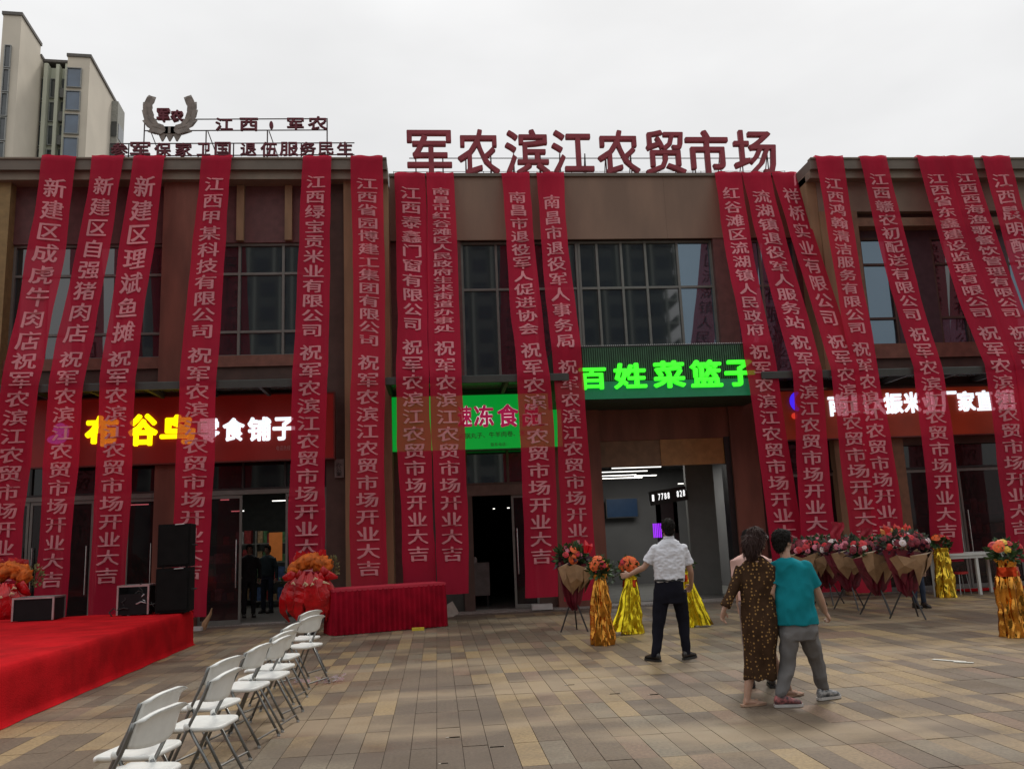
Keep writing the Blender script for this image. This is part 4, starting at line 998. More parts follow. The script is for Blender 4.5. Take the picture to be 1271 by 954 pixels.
t3 = pedestal('bright yellow foil pedestal on the far side of the man in white', gnd(853, 778), .95, .13, .09, M_GY, ['orange', 'red'], 33, nfl=6)
foil(t3, [(.03, .17), (.3, .12), (.6, .09), (.9, .05)], 44, M_GY, 78, .26, -.05, .14, 'foil_flare', .6, bend=lambda t_: -.24*t_)
pedestal('gold foil pedestal with red flowers and red label at the right edge', gnd(1262, 790), 1.02, .19, .12, M_GO, ['red', 'red', 'yellow', 'orange'], 34, nfl=12, fl=.2)
pedestal('gold foil pedestal between the daisy flower stand and the white table', gnd(1176, 741), 1.0, .2, .13, foilmat('pale_gold_foil', (.75, .5, .05)), ['orange', 'red', 'yellow'], 35, nfl=8, fl=.17, bandm=False)

# big red flower baskets
M_CEL = mat('red_cellophane', (.52, .006, .010), .16, vary=.3, scale=5, bump=.7, bscale=11, trans=.25)
M_ORG = mat('orange_gauze', (.65, .14, .01), .7, vary=.35, scale=9, trans=.3)
def spl2(P):
    o = []
    for a, c in zip(P, P[1:]):
        for j in range(4): o.append(Vector(a).lerp(Vector(c), j/4))
    return o+[Vector(P[-1])]
def basket(label, loc, s, seed):
    r = random.Random(seed)
    t = thing('opening_flower_basket', label, 'flower basket', loc)
    b = MB(); b.tube([(0, 0, 0), (0, 0, .22*s)], [.12*s, .09*s], 12); part('base', b, M_BLK, t)
    foil(t, [(.16*s, .09*s), (.24*s, .15*s), (.36*s, .22*s), (.52*s, .29*s), (.68*s, .33*s), (.80*s, .33*s), (.92*s, .31*s)], 110, M_CEL, seed, pleat=.12, name='cellophane_wrap', ry=.55)
    for k in range(7):      # pointed cellophane tips and bow loops
        a = PI+PI*k/6 if k < 7 else 0; b = MB(); c_ = math.cos(a+r.uniform(-.15, .15)); z = .86*s+r.uniform(-.05, .08); L_ = s*r.uniform(.25, .36)
        o_ = Vector((c_*.22*s, -.12*s, z)); tip = o_+Vector((c_*L_, -.1, r.uniform(-.12, .06)*s)); sd = Vector((0, 0, .09*s)); 
        b.tube([o_, o_.lerp(tip, .5)+Vector((0, -.04, .05)), tip], [(.03*s, .02*s), (.075*s, .02*s), (.02, .004)], 12); part('bow_loop', b, M_CEL, t, smooth=True)
    for k in range(9):      # crinkled cellophane sheets falling over the front
        x = (k-4)/4+r.uniform(-.08, .08); j = r.uniform(-.05, .05); y = -.27*s*math.sqrt(max(.1, 1-x*x*.8)); b = MB()
        P = [(x*.16*s, y*.7, (.92+j)*s), (x*.36*s, y-.05, (.74+j)*s), (x*.46*s+j, y-.06, (.54+j)*s), (x*.50*s+j*2, y-.02, (.36+j)*s), (x*.40*s+j*3, y+.04, (.20+j)*s)]
        sp_ = spl2(P); q_ = len(sp_)
        b.tube(sp_, [(s*(.008+.085*math.sin(PI*min(1, (i+.6)/q_))*(1+.35*noise.noise(Vector((i*.6, k, seed))))), s*(.012+.012*noise.noise(Vector((i*.9, k*3, seed))))) for i in range(q_)], 12, ref=(1, 0, 0))
        part('cellophane_sheet', b, M_CEL, t)
    for k in range(6):
        b = MB(); a = r.uniform(-1, 1); p = Vector((a*.42*s, -.3*s, (.82+r.uniform(-.12, .08))*s)); b.tube([p, p+Vector((r.choice((-1, 1))*.05, -.03, .02)), p+Vector((r.choice((-1, 1))*.09, -.03, -.02))], [(.01, .006), (.022, .01), (.004, .004)], 6); part('lily_bud', b, mat('pale_lily', (.62, .42, .25), .5), t)
    for k in range(9):
        b = MB(); a = -1+2*k/8; b.ell((a*.3*s, -.05+r.uniform(-.05, .05), (1.02+.08*math.cos(a*1.6)+r.uniform(-.03, .03))*s), (.13*s, .1*s, .11*s), 26, 16)
        b.v = [tuple(Vector(q)+Vector((1, 1, 1))*(.05*noise.noise(Vector(q)*14)+.02*noise.noise(Vector(q)*40))) for q in b.v]; part('gauze_puff', b, M_ORG, t, smooth=True)
    for k in range(5):
        b = MB(); a = -1+.5*k; x = a*.22*s; b.face([(x-.1*s, .05, 1.0*s), (x+.1*s, .05, 1.0*s), (x+.07*s, .08, (1.2+r.uniform(0, .08))*s), (x-.06*s, .09, (1.24+r.uniform(0, .08))*s)]); b.face([(x-.1*s, .05, 1.0*s), (x-.06*s, .09, 1.24*s), (x-.16*s, .1, 1.12*s)]); part('cellophane_peak', b, M_CEL, t)
    foliage(t, (.42*s, .05, 1.0*s), (.13*s, .1, .16*s), 140, mat('olive_leaf', (.16, .15, .05), .6, vary=.5), .06, seed)
    foliage(t, (-.35*s, .1, .85*s), (.22*s, .1, .16*s), 90, M_LF, .1, seed+2)
    t.scale = (.82, .85, 1.02)
    return t
basket('red cellophane flower basket topped with orange gauze at the left end of the skirted table', gnd(385, 788), 1.15, 41)
pl2 = at(8, 760, 16.0); basket('red and orange flower basket behind the stage at the left edge', (pl2.x, 16.0, 0), 1.22, 42)

# ---------------------------------------------------------------- white desk, stool, litter
M_WHT = mat('white_laminate', (.5, .5, .48), .5, vary=.06)
dp = Vector((X_(1150, 690, 17.3), 17.2, 0)); dw = X_(1243, 690, 17.3)-dp.x; dh = Z_(1200, 686, 17.2)
t = thing('white_table', 'plain white table standing in front of the right shop doors', 'table', dp)
b = MB(); b.box(0, dw, 0, .6, dh-.05, dh); part('tabletop', b, M_WHT, t)
for x in (.05, dw*.62, dw-.07):
    b = MB(); b.box(x, x+.055, .03, .085, 0, dh-.051); part('leg', b, M_WHT, t)
for x in (.05, dw-.07):
    b = MB(); b.box(x, x+.055, .5, .555, 0, dh-.051); part('leg', b, M_WHT, t)
b = MB(); b.box(.0, dw, .02, .05, dh-.11, dh-.052); part('rail', b, M_WHT, t)
t = thing('round_stool', 'small round red stool with thin metal legs under the white table', 'stool', (X_(1192, 700, 17.5), 17.55, 0))
b = MB(); b.tube([(0, 0, .42), (0, 0, .47)], .16, 16); part('seat', b, mat('red_vinyl', (.45, .02, .02), .4), t)
for k in range(4):
    a = PI/4+k*PI/2; b = MB(); b.tube([(math.cos(a)*.17, math.sin(a)*.17, 0), (math.cos(a)*.11, math.sin(a)*.11, .42)], .008, 6); part('leg', b, M_ALU, t)
b = MB(); b.box(0, 2.2, 0, .5, 0, .02); o = part('door_mat', b, M_CARP); o.location = (X_(1195, 722, 18.0), 17.95, .013); setp(o, 'strip of red carpet on the ground behind the white table', 'carpet')
b = MB(); b.box(-.22, .22, -.12, .12, 0, .11); o = part('white_box', b, M_WHT); o.location = (X_(672, 750, 18.9), 18.83, .013); setp(o, 'flat white box on the ground below the banner right of the middle door', 'box')
b = MB(); b.box(-.2, .2, -.12, .12, 0, .07); o = part('white_box', b, M_WHT); o.location = (X_(238, 765, 18.0), 18.1, .0); setp(o, 'flat white box on the ground between the stage and the left glass door', 'box')
b = MB(); b.tube([(0, 0, 0), (.03, 0, .12), (.13, .02, .3), (.16, .02, .42)], [.05, .06, .03, .01], 7); o = part('broom_bundle', b, M_KRF); o.location = (X_(250, 765, 18.0), 18.15, 0); setp(o, 'small tan bundle leaning beside the left glass door', 'bundle')
b = MB(); b.box(-.14, .14, 0, .03, 0, .28, M=Matrix.Rotation(-.5, 4, 'Y')); o = part('carton_flap', b, mat('pale_card', (.4, .38, .33), .8)); o.location = (X_(562, 740, 18.4), 18.3, 0); setp(o, 'pale piece of carton leaning by the middle door', 'carton')
b = MB(); b.box(-.11, .11, -.04, .04, 0, .05); o = part('yellow_sponge', b, mat('yellow_foam', (.5, .38, .03), .8)); o.location = gnd(519, 782); setp(o, 'small yellow block on the paving in front of the skirted table', 'block')
b = MB(); r = random.Random(3)
for k in range(26):
    p = Vector((r.uniform(-.3, .3), r.uniform(-.12, .12), r.uniform(.0, .05))); d = Vector((r.uniform(-.09, .09), r.uniform(-.06, .06), r.uniform(0, .04)))
    b.face([p, p+d, p+d+Vector((r.uniform(-.05, .05), .05, .01)), p+Vector((.02, .04, .02))])
o = part('crumpled_plastic', b, mat('clear_wrap', (.35, .42, .42), .15, transp=.6)); o.location = gnd(396, 848)+Vector((0, 0, .004)); setp(o, 'crumpled clear plastic on the paving beside the last chairs', 'litter')
b = MB(); b.box(-.18, .18, -.03, .03, 0, .006, M=Matrix.Rotation(-.95, 4, 'Z')); b.box(.06, .26, -.1, -.06, 0, .006, M=Matrix.Rotation(-.7, 4, 'Z')); o = part('white_tape', b, mat('white_tape', (.6, .6, .55), .6)); o.location = gnd(1178, 820)+Vector((0, 0, .004)); setp(o, 'bit of white tape stuck on the paving at the right', 'tape')
b = MB(); r = random.Random(8)
for px, py in ((614, 927), (545, 955), (762, 861), (808, 862), (560, 915), (705, 850)):
    q = gnd(px, min(py, 948))
    for k in range(3): b.box(q.x+r.uniform(-.05, .05), q.x+r.uniform(.055, .08), q.y, q.y+.012, .001, .005)
o = part('paper_scraps', b, mat('paper_scrap', (.5, .45, .38), .8)); setp(o, 'tiny pale paper scraps scattered on the paving', 'litter', kind='stuff')
# counter just inside the middle door
t = thing('counter', 'small pale counter with a jar just inside the middle door', 'counter', (X_(594, 700, 20.3), 20.3, .015))
b = MB(); b.box(-.25, .25, 0, .5, .25, 1.0); part('body', b, mat('pale_grey_counter', (.22, .21, .2), .6), t)
b = MB(); b.tube([(-.08, .2, 1.0), (-.08, .2, 1.1), (-.08, .2, 1.14)], [.06, .06, .03], 10); part('jar', b, M_WHT, t)
b = MB(); b.box(-.22, -.17, .05, .1, 0, .25); part('leg', b, M_BLK, t); b = MB(); b.box(.17, .22, .05, .1, 0, .25); part('leg', b, M_BLK, t)
# ---------------------------------------------------------------- people
def remesh(mb, voxel, m, name, parent, sm=4, disp=None, label=None):
    me = mesh('tmp', mb, m); o = bpy.data.objects.new('tmp', me); COL.objects.link(o)
    md = o.modifiers.new('r', 'REMESH'); md.mode = 'VOXEL'; md.voxel_size = voxel; md.use_smooth_shade = True
    ms = o.modifiers.new('s', 'SMOOTH'); ms.factor = .5; ms.iterations = sm
    me2 = bpy.data.meshes.new_from_object(o.evaluated_get(bpy.context.evaluated_depsgraph_get()))
    bpy.data.objects.remove(o); bpy.data.meshes.remove(me)
    if disp:
        nn = [v.normal.copy() for v in me2.vertices]
        for v, n_ in zip(me2.vertices, nn): v.co += n_*disp(v.co)
    off = root_loc(parent)
    for v in me2.vertices: v.co -= off
    me2.materials.clear(); me2.materials.append(m)
    for p in me2.polygons: p.material_index = 0; p.use_smooth = True
    me2.name = name; ob = bpy.data.objects.new(name, me2); COL.objects.link(ob); ob.parent = parent
    return setp(ob, label)
def V(*a): return Vector(a)
def strands(t, hair, n, ln, m, wd=.0035, out_=.25, seed=0):
    """loose locks that break the outline of the hair"""
    r = random.Random(seed); off = root_loc(t); b = MB(); vv = hair.data.vertices
    for _ in range(n):
        v = vv[r.randrange(len(vv))]; p = v.co+off; nn = v.normal
        d = (V(0, 0, -1)-nn*nn.z*-1); d = (d.normalized()+nn*out_*r.uniform(.2, 1.3)+V(r.uniform(-.4, .4), r.uniform(-.4, .4), r.uniform(-.2, .2))).normalized()
        s_ = d.cross(nn)
        if s_.length < .01: continue
        s_ = s_.normalized()*wd*r.uniform(.6, 1.4); L_ = ln*r.uniform(.4, 1.2); q = p+d*L_*.6+nn*.003; e = q+(d*.7+V(0, 0, -.5)).normalized()*L_*.45
        b.face([p-s_-nn*.002, p+s_-nn*.002, q+s_*.8, q-s_*.8]); b.face([q-s_*.8, q+s_*.8, e])
    part('hair_strand', b, m, t, world=True, kind='stuff')
def oring(c, u, v, a, b, n=20, e=1.0):
    out = []
    for k in range(n):
        t_ = 2*PI*k/n; cc, ss = math.cos(t_), math.sin(t_)
        cc = math.copysign(abs(cc)**e, cc); ss = math.copysign(abs(ss)**e, ss); out.append(c+u*a*cc+v*b*ss)
    return out
def spl(pts, k=4):
    """Catmull-Rom through (point, radius) pairs"""
    P = [pts[0]]+pts+[pts[-1]]; o = []
    for i in range(1, len(P)-2):
        for j in range(k):
            t_ = j/k; q = []
            for c in (0, 1):
                a, b, c_, d = P[i-1][c], P[i][c], P[i+1][c], P[i+2][c]
                q.append((b*2+(c_-a)*t_+(a*2-b*5+c_*4-d)*t_*t_+(b*3-a-c_*3+d)*t_**3)*.5)
            o.append((q[0], q[1]))
    o.append(pts[-1]); return o
def limb(mb, pts, n=12, flat=1.0, ref=None):
    s = spl([(Vector(p), r) for p, r in pts]); mb.tube([p for p, r in s], [(max(r, .004), max(r, .004)*flat) for p, r in s], n, ref=ref)
def hand(mb, wr, d, side, up, curl=.5, sc=1.0):
    """d: direction of the hand, side: direction towards the thumb, curl 0..1"""
    d = d.normalized(); side = (side-d*side.dot(d)).normalized(); nrm = d.cross(side).normalized()
    if nrm.dot(up) < 0: nrm = -nrm                       # palm side
    mb.tube([wr-d*.01, wr+d*.03*sc, wr+d*.07*sc, wr+d*.088*sc], [(.026*sc, .018*sc), (.038*sc, .017*sc), (.041*sc, .015*sc), (.036*sc, .011*sc)], 12, ref=side)
    for k, (o_, L_) in enumerate(((.030, .066), (.010, .075), (-.011, .069), (-.030, .054))):
        a = wr+d*.082*sc+side*o_*sc; L_ *= sc; c = curl*(1+.12*k); pts = [a]; ang = 0
        for seg in (.42, .32, .26):
            ang += c*.75; pts.append(pts[-1]+(d*math.cos(ang)+nrm*math.sin(ang)+side*(o_*1.2))*L_*seg)
        mb.tube(pts, [.0088*sc, .0085*sc, .0075*sc, .006*sc], 8)
    a = wr+d*.028*sc+side*.028*sc; mb.tube([a, a+(side*.6+d*.55+nrm*.35).normalized()*.034*sc, a+(side*.5+d*.8+nrm*.5).normalized()*.062*sc], [.0125*sc, .0105*sc, .0075*sc], 8)
def head_geo(mb, c, f, s=1.0, up=V(0, 0, 1)):
    f = f.normalized(); r = f.cross(up).normalized(); u = r.cross(f).normalized()
    M = Matrix((r, f, u)).transposed()
    mb.ell(c+u*.02*s-f*.012*s, (.074*s, .092*s, .096*s), 20, 12, M)
    mb.ell(c-u*.045*s+f*.018*s, (.058*s, .066*s, .068*s), 16, 10, M)
    mb.ell(c-u*.088*s+f*.062*s, (.024*s, .02*s, .02*s), 10, 8, M)                       # chin
    mb.tube([c+f*.076*s+u*.018*s, c+f*.098*s-u*.018*s, c+f*.082*s-u*.03*s], [.009*s, .014*s, .012*s], 8)   # nose
    mb.ell(c+f*.076*s-u*.052*s, (.024*s, .012*s, .012*s), 10, 6, M)                      # lips
    for q in (-1, 1):
        mb.ell(c+r*q*.074*s-f*.008*s-u*.008*s, (.009*s, .018*s, .031*s), 8, 8, M)
        mb.ell(c+r*q*.032*s+f*.062*s-u*.02*s, (.022*s, .016*s, .02*s), 8, 6, M)         # cheeks
        mb.ell(c+r*q*.03*s+f*.07*s+u*.03*s, (.02*s, .012*s, .007*s), 8, 6, M)           # brow
    return r, f, u, M
def face_parts(t, c, f, s, up=V(0, 0, 1), skin=None):
    f = f.normalized(); r = f.cross(up).normalized(); u = r.cross(f).normalized(); M = Matrix((r, f, u)).transposed()
    for q in (-1, 1):
        b = MB(); b.ell(c+r*q*.029*s+f*.075*s+u*.012*s, (.013*s, .008*s, .007*s), 10, 6, M); part('eye', b, mat('eye_dark', (.03, .02, .02), .2), t, world=True, smooth=True)
        b = MB(); b.ell(c+r*q*.03*s+f*.083*s+u*.033*s, (.018*s, .004*s, .003*s), 8, 4, M); part('eyebrow', b, mat('hair_black', (.012, .009, .008), .5), t, world=True)
    b = MB(); b.ell(c+f*.088*s-u*.053*s, (.02*s, .005*s, .006*s), 8, 4, M); part('mouth', b, mat('lip', (.35, .11, .09), .5), t, world=True)
SKIN = mat('skin_tone', (.40, .235, .165), .5, vary=.08, scale=9); SKIN.node_tree.nodes['Principled BSDF'].inputs['Subsurface Weight'].default_value = .12
SKIN.node_tree.nodes['Principled BSDF'].inputs['Subsurface Radius'].default_value = (.02, .008, .005)
M_HB = mat('hair_black', (.010, .008, .007), .75, spec=.15)
def wrinkle(amp, sc=9, st=(1, 1, .5), seed=0):
    def f(p):
        q = Vector((p.x*sc*st[0]+seed, p.y*sc*st[1], p.z*sc*st[2]))
        return amp*(noise.noise(q)+.6*noise.noise(q*2.3)-abs(noise.noise(q*1.4+V(5, 3, 1)))*1.2)
    return f
def torso_rings(mb, lst, rv, fv, n=28, e=.82):
    s = []
    for c, a, b in lst: s.append(oring(Vector(c), rv, fv, a, b, n, e))
    mb.rings(s)

# ---- man in white short sleeved shirt, seen from behind
Ym = 10.75
def am(px, py, dy=0): return at(px, py, Ym+dy)
gz = gnd(828, 820)
man = thing('person', 'person in white short sleeved shirt and dark trousers, arms reaching to the yellow foil pedestals', 'person', (gz.x, Ym, 0))
rv, fv = V(1, .05, 0).normalized(), V(-.05, 1, 0).normalized()
hc = am(829, 656, .02); nb_ = am(830, 668); shL, shR = am(813.5, 680), am(848, 680)
elL, wrL = am(800, 703, .04), am(781.5, 713, .16); elR, wrR = am(857, 708, .05), am(858, 726, .24)
pel = am(831, 727); hipL, hipR = am(822, 733), am(842, 733); knL, knR = am(817, 775, .02), am(848, 771, .06)
anL, anR = am(814, 813, -.02), am(852, 808, .02)
anL.z, anR.z = .09, .09
gx_, gy_ = anL.x, anR.x
b = MB(); r_, f_, u_, MH = head_geo(b, hc, V(.08, 1, -.02), 1.02)
limb(b, [(hc-V(0, .01, .05), .055), (nb_, .056), (nb_-V(0, 0, .04), .07)])
torso_rings(b, [(nb_-V(0, 0, .03), .09, .07), (shL.lerp(shR, .5)-V(0, 0, .02), .16, .085), (am(830, 700), .155, .10), (am(831, 718), .14, .10), (pel, .15, .1)], rv, fv)
for sh, el, wr in ((shL, elL, wrL), (shR, elR, wrR)):
    limb(b, [(sh, .05), (sh.lerp(el, .5), .046), (el, .037), (el.lerp(wr, .35), .038), (wr, .026)])
hand(b, wrL, V(-.85, .35, -.1), V(-.2, .2, 1), V(0, 1, 0), .55); hand(b, wrR, V(-.1, .8, -.5), V(-.5, .1, .8), V(-1, 0, 0), .8)
for hp, kn, an in ((hipL, knL, anL), (hipR, knR, anR)):
    limb(b, [(hp, .08), (kn, .05), (an, .036)])
remesh(b, .0065, SKIN, 'body', man, 3); face_parts(man, hc, V(.08, 1, -.02), .95)
b = MB()
torso_rings(b, [(nb_+V(0, 0, .0), .062, .06), (nb_-V(0, 0, .03), .12, .085), (shL.lerp(shR, .5)+V(0, 0, .012), .185, .10), (shL.lerp(shR, .5)+V(0, 0, -.03), .215, .115), (am(830, 696), .21, .125), (am(831, 708), .2, .125), (am(831, 718), .193, .122), (am(831, 722), .185, .12)], rv, fv)
for sh, el, k in ((shL, elL, .78), (shR, elR, .72)):
    b.ell(sh+V(0, 0, -.008), (.064, .064, .062), 14, 10); limb(b, [(sh.lerp(el, .12), .060), (sh.lerp(el, .4), .066), (sh.lerp(el, k), .071)])
M_SH = mat('white_shirt', (.62, .63, .68), .75, vary=.05, scale=20)
remesh(b, .009, M_SH, 'shirt', man, 5, wrinkle(.009, 11, (1, 1, 1.5), 3))
b = MB(); b.rings([oring(nb_+V(0, 0, z), rv, fv, a, a*.9, 20) for z, a in ((-.012, .073), (.012, .068), (.03, .064), (.03, .058), (0, .06))]); part('collar', b, M_SH, man, world=True, smooth=True)
b = MB(); torso_rings(b, [(am(831, 719), .185, .118), (am(831, 726), .19, .125), (am(831, 738), .19, .13), (am(831, 748), .17, .12)], rv, fv)
for hp, kn, an in ((hipL, knL, anL), (hipR, knR, anR)):
    limb(b, [(hp, .11), (hp.lerp(kn, .5), .096), (kn, .077), (kn.lerp(an, .5), .068), (an+V(0, 0, .02), .063), (an-V(0, 0, .035), .066)])
remesh(b, .009, mat('navy_trousers', (.010, .010, .016), .9, vary=.1, spec=.1), 'trousers', man, 4, wrinkle(.012, 7, (1, 1, .6), 8))
b = MB(); torso_rings(b, [(am(831, 717.5), .19, .123), (am(831, 720.5), .192, .125)], rv, fv); part('belt', b, M_BLK, man, world=True)
def shoe(t, an, d, m, L_=.27, sole=None, w=.045, pitch=0, name='shoe'):
    d = V(d.x, d.y, 0).normalized(); s_ = V(-d.y, d.x, 0); z0 = an.z-.09
    h = an-V(0, 0, .0)-d*.06; up = V(0, 0, 1)
    def P(x, z): return V(an.x, an.y, z0+.005+pitch*max(0, .06-x)*.9)+d*x+up*z
    b = MB(); rs = []
    for x, hh, ww in ((-.075, .055, .022), (-.055, .085, .034), (0, .098, .037), (.05, .078, .041), (.11, .055, .046), (.165, .042, .042), (.20, .022, .02)):
        x *= L_/.27; c = P(x, .018+hh/2); rs.append([c+s_*ww*math.cos(2*PI*k/14)+up*(hh/2)*math.sin(2*PI*k/14) for k in range(14)])
    b.rings(rs); remesh(b, .007, m, name, t, 3)
    b = MB(); rs = []
    for x, ww in ((-.08, .02), (-.06, .034), (0, .038), (.06, .041), (.12, .048), (.17, .043), (.208, .016)):
        x *= L_/.27; rs.append([P(x, 0)+s_*ww, P(x, 0)-s_*ww, P(x, .022)-s_*ww, P(x, .022)+s_*ww])
    b.rings(rs); part('sole', b, sole or M_BLK, t, world=True)
M_LEA = mat('black_leather', (.02, .016, .014), .35)
shoe(man, anL, V(-.45, .9, 0), M_LEA); shoe(man, anR, V(.75, .66, 0), M_LEA)
def hair_short(t, c, f, s, up=V(0, 0, 1), m=M_HB, seed=1):
    f = f.normalized(); r = f.cross(up).normalized(); u = r.cross(f).normalized(); M = Matrix((r, f, u)).transposed()
    b = MB(); b.ell(c+u*.035*s-f*.022*s, (.083*s, .094*s, .094*s), 20, 12, M); b.ell(c-u*.02*s-f*.055*s, (.068*s, .05*s, .07*s), 16, 10, M); b.ell(c+u*.085*s+f*.03*s, (.06*s, .06*s, .035*s), 12, 8, M)
    for q in (-1, 1): b.ell(c+r*q*.062*s+u*.015*s-f*.01*s, (.018*s, .045*s, .035*s), 10, 8, M)
    hr = remesh(b, .007, m, 'hair', t, 2, lambda p: .006*noise.noise(p*55+V(seed, 0, 0))+.005*noise.noise(p*120))
    strands(t, hr, 900, .028, m, .0028, .45, seed)
hair_short(man, hc, V(.08, 1, -.02), 1.04)

# ---- woman in a patterned long dress
Yw = 7.85
def aw(px, py, dy=0): return at(px, py, Yw+dy)
g_ = gnd(932, 876)
wom = thing('person', 'person in a long brown dress dotted with yellow flowers, walking arm in arm', 'person', (aw(940, 800).x, Yw, 0))
rv, fv = V(.80, -.60, 0), V(.60, .80, 0)              # walking away to the right
hdf = V(.93, .35, -.05)
hc = aw(940.5, 668, .02); nb_ = aw(938, 690); shL, shR = aw(921, 704, .08), aw(957, 701, -.06)
elL, wrL = aw(910, 732, .05), aw(898.5, 756, .03); elR, wrR = aw(962, 738, -.02), aw(973, 748, .12)
pel = aw(941, 765); 
b = MB(); r_, f_, u_, MH = head_geo(b, hc, hdf, .92)
limb(b, [(hc-V(.01, .01, .05), .048), (nb_, .048), (nb_-V(0, 0, .05), .06)])
torso_rings(b, [(nb_-V(0, 0, .04), .08, .065), (shL.lerp(shR, .5)-V(0, 0, .03), .135, .08), (aw(940, 720), .13, .09), (aw(941, 745), .12, .09), (pel, .14, .1)], rv, fv)
for sh, el, wr in ((shL, elL, wrL), (shR, elR, wrR)): limb(b, [(sh, .042), (el, .034), (el.lerp(wr, .35), .034), (wr, .022)])
hand(b, wrL, V(-.25, .1, -1), V(.6, .5, -.2), V(1, 0, 0), .6, .92); hand(b, wrR, V(.9, .3, -.1), V(0, .3, 1), V(0, 1, 0), .7, .92)
fL, fR = aw(928, 868, -.02), aw(979, 858, .28)
kL, kR = aw(933, 815, .02), aw(958, 815, .14)
for hp, kn, an in ((aw(937, 775, .03), kL, fL), (aw(949, 775), kR, fR)):
    an.z = .085; limb(b, [(hp, .062), (kn, .05), (kn.lerp(an, .4), .047), (an, .03), (an-V(0, 0, .03), .03)])
    d = V(.95, .2, 0) if an is fL else V(.9, .4, 0)
    b.tube([an-V(0, 0, .04)-d*.04, an-V(0, 0, .05)+d*.03, an-V(0, 0, .062)+d*.11, an-V(0, 0, .068)+d*.165], [(.026, .03), (.034, .03), (.038, .018), (.026, .012)], 12, ref=(0, 1, 0))
remesh(b, .0065, SKIN, 'body', wom, 3); face_parts(wom, hc, hdf, .90)
def dress_mat():
    m = mat('dress_print', (.045, .024, .013), .9, spec=.1, vary=.2, scale=12); t_ = m.node_tree; p = t_.nodes['Principled BSDF']
    src = p.inputs['Base Color'].links[0].from_socket; g_ = t_.nodes.new('ShaderNodeNewGeometry')
    v = t_.nodes.new('ShaderNodeTexVoronoi'); v.inputs['Scale'].default_value = 31; v.inputs['Randomness'].default_value = .55; t_.links.new(g_.outputs['Position'], v.inputs['Vector'])
    r = t_.nodes.new('ShaderNodeMapRange'); r.inputs[1].default_value = .30; r.inputs[2].default_value = .24; t_.links.new(v.outputs['Distance'], r.inputs[0])
    x = t_.nodes.new('ShaderNodeMix'); x.data_type = 'RGBA'; t_.links.new(r.outputs[0], x.inputs['Factor']); t_.links.new(src, x.inputs['A']); x.inputs['B'].default_value = (.30, .17, .06, 1)
    t_.links.new(x.outputs['Result'], p.inputs['Base Color']); return m
M_DR = dress_mat()
b = MB()
torso_rings(b, [(nb_+V(0, 0, .0), .055, .052), (nb_-V(0, 0, .045), .115, .08), (shL.lerp(shR, .5)-V(0, 0, .015), .175, .10), (aw(941, 720), .17, .115), (aw(941, 745), .155, .115), (aw(942, 765), .175, .135), (aw(943.5, 785), .172, .14), (aw(944, 805), .155, .135), (aw(944, 825), .145, .13), (aw(943, 842), .155, .135)], rv, fv, e=.9)
for sh, el, wr in ((shL, elL, wrL), (shR, elR, wrR)): limb(b, [(sh, .062), (sh.lerp(el, .5), .058), (el, .05), (el.lerp(wr, .5), .048), (el.lerp(wr, .88), .052)])
remesh(b, .009, M_DR, 'dress', wom, 4, lambda p: wrinkle(.012, 7, (1, 1, .35), 2)(p)+(.010*math.sin((p.x*.8-p.y*.6)*55)*max(0, min(1, (.95-p.z)/.5))))
for an, d in ((fL, V(.95, .2, 0)), (fR, V(.9, .4, 0))): shoe(wom, an+V(-.02, 0, .0), d, mat('beige_flat', (.36, .24, .17) if an is fL else (.36, .24, .17), .6), L_=.23, sole=mat('beige_sole', (.3, .2, .14), .7)) if False else None
for an, d in ((fL, V(.95, .2, 0)), (fR, V(.9, .4, 0))):
    b = MB(); d = d.normalized(); s_ = V(-d.y, d.x, 0); q = V(an.x, an.y, 0)
    b.rings([[q+d*x+s_*w_+V(0, 0, .004), q+d*x-s_*w_+V(0, 0, .004), q+d*x-s_*w_+V(0, 0, .022), q+d*x+s_*w_+V(0, 0, .022)] for x, w_ in ((-.07, .02), (-.05, .031), (.02, .033), (.09, .043), (.15, .036), (.185, .015))])
    b.tube([q+d*.08-s_*.042+V(0, 0, .015), q+d*.085+V(0, 0, .055), q+d*.08+s_*.042+V(0, 0, .015)], [(.006, .02)]*3, 8); part('slipper', b, mat('beige_slipper', (.34, .21, .14), .6), wom, world=True)
f = hdf.normalized(); r = f.cross(V(0, 0, 1)).normalized(); u = r.cross(f); MHd = Matrix((r, f, u)).transposed()
b = MB(); s = .86
b.ell(hc+u*.032*s-f*.026*s, (.088*s, .1*s, .1*s), 20, 12, MHd); b.ell(hc-u*.04*s-f*.07*s, (.078*s, .05*s, .09*s), 16, 10, MHd)
limb(b, [(hc-f*.06-r*.0, .085), (hc-f*.09-u*.07, .080), (hc-f*.095-u*.14, .062), (hc-f*.09-u*.20, .03)])
for q in (-1, 1): limb(b, [(hc+r*q*.055+u*.03, .03), (hc+r*q*.078-f*.03-u*.04, .025), (hc+r*q*.06-f*.06-u*.12, .02)])
M_BH = mat('dark_brown_hair', (.034, .014, .011), .6, spec=.25); hw = remesh(b, .007, M_BH, 'hair', wom, 2, lambda p: .007*noise.noise(V(p.x*60, p.y*60, p.z*9))+.004*noise.noise(V(p.x*150, p.y*150, p.z*20)))
strands(wom, hw, 1500, .07, M_BH, .003, .28, 9)
b = MB()
for q in (-1, 1):
    c_ = hc+r*q*.032*s+f*.092*s+u*.012*s; b.tube([c_+r*.026*math.cos(a)+u*.02*math.sin(a) for a in [2*PI*k/14 for k in range(15)]], .0022, 5)
    b.tube([c_+r*q*.026, hc+r*q*.066+f*.045+u*.016], .0022, 5)
part('glasses', b, mat('pale_frame', (.7, .68, .65), .3), wom, world=True)

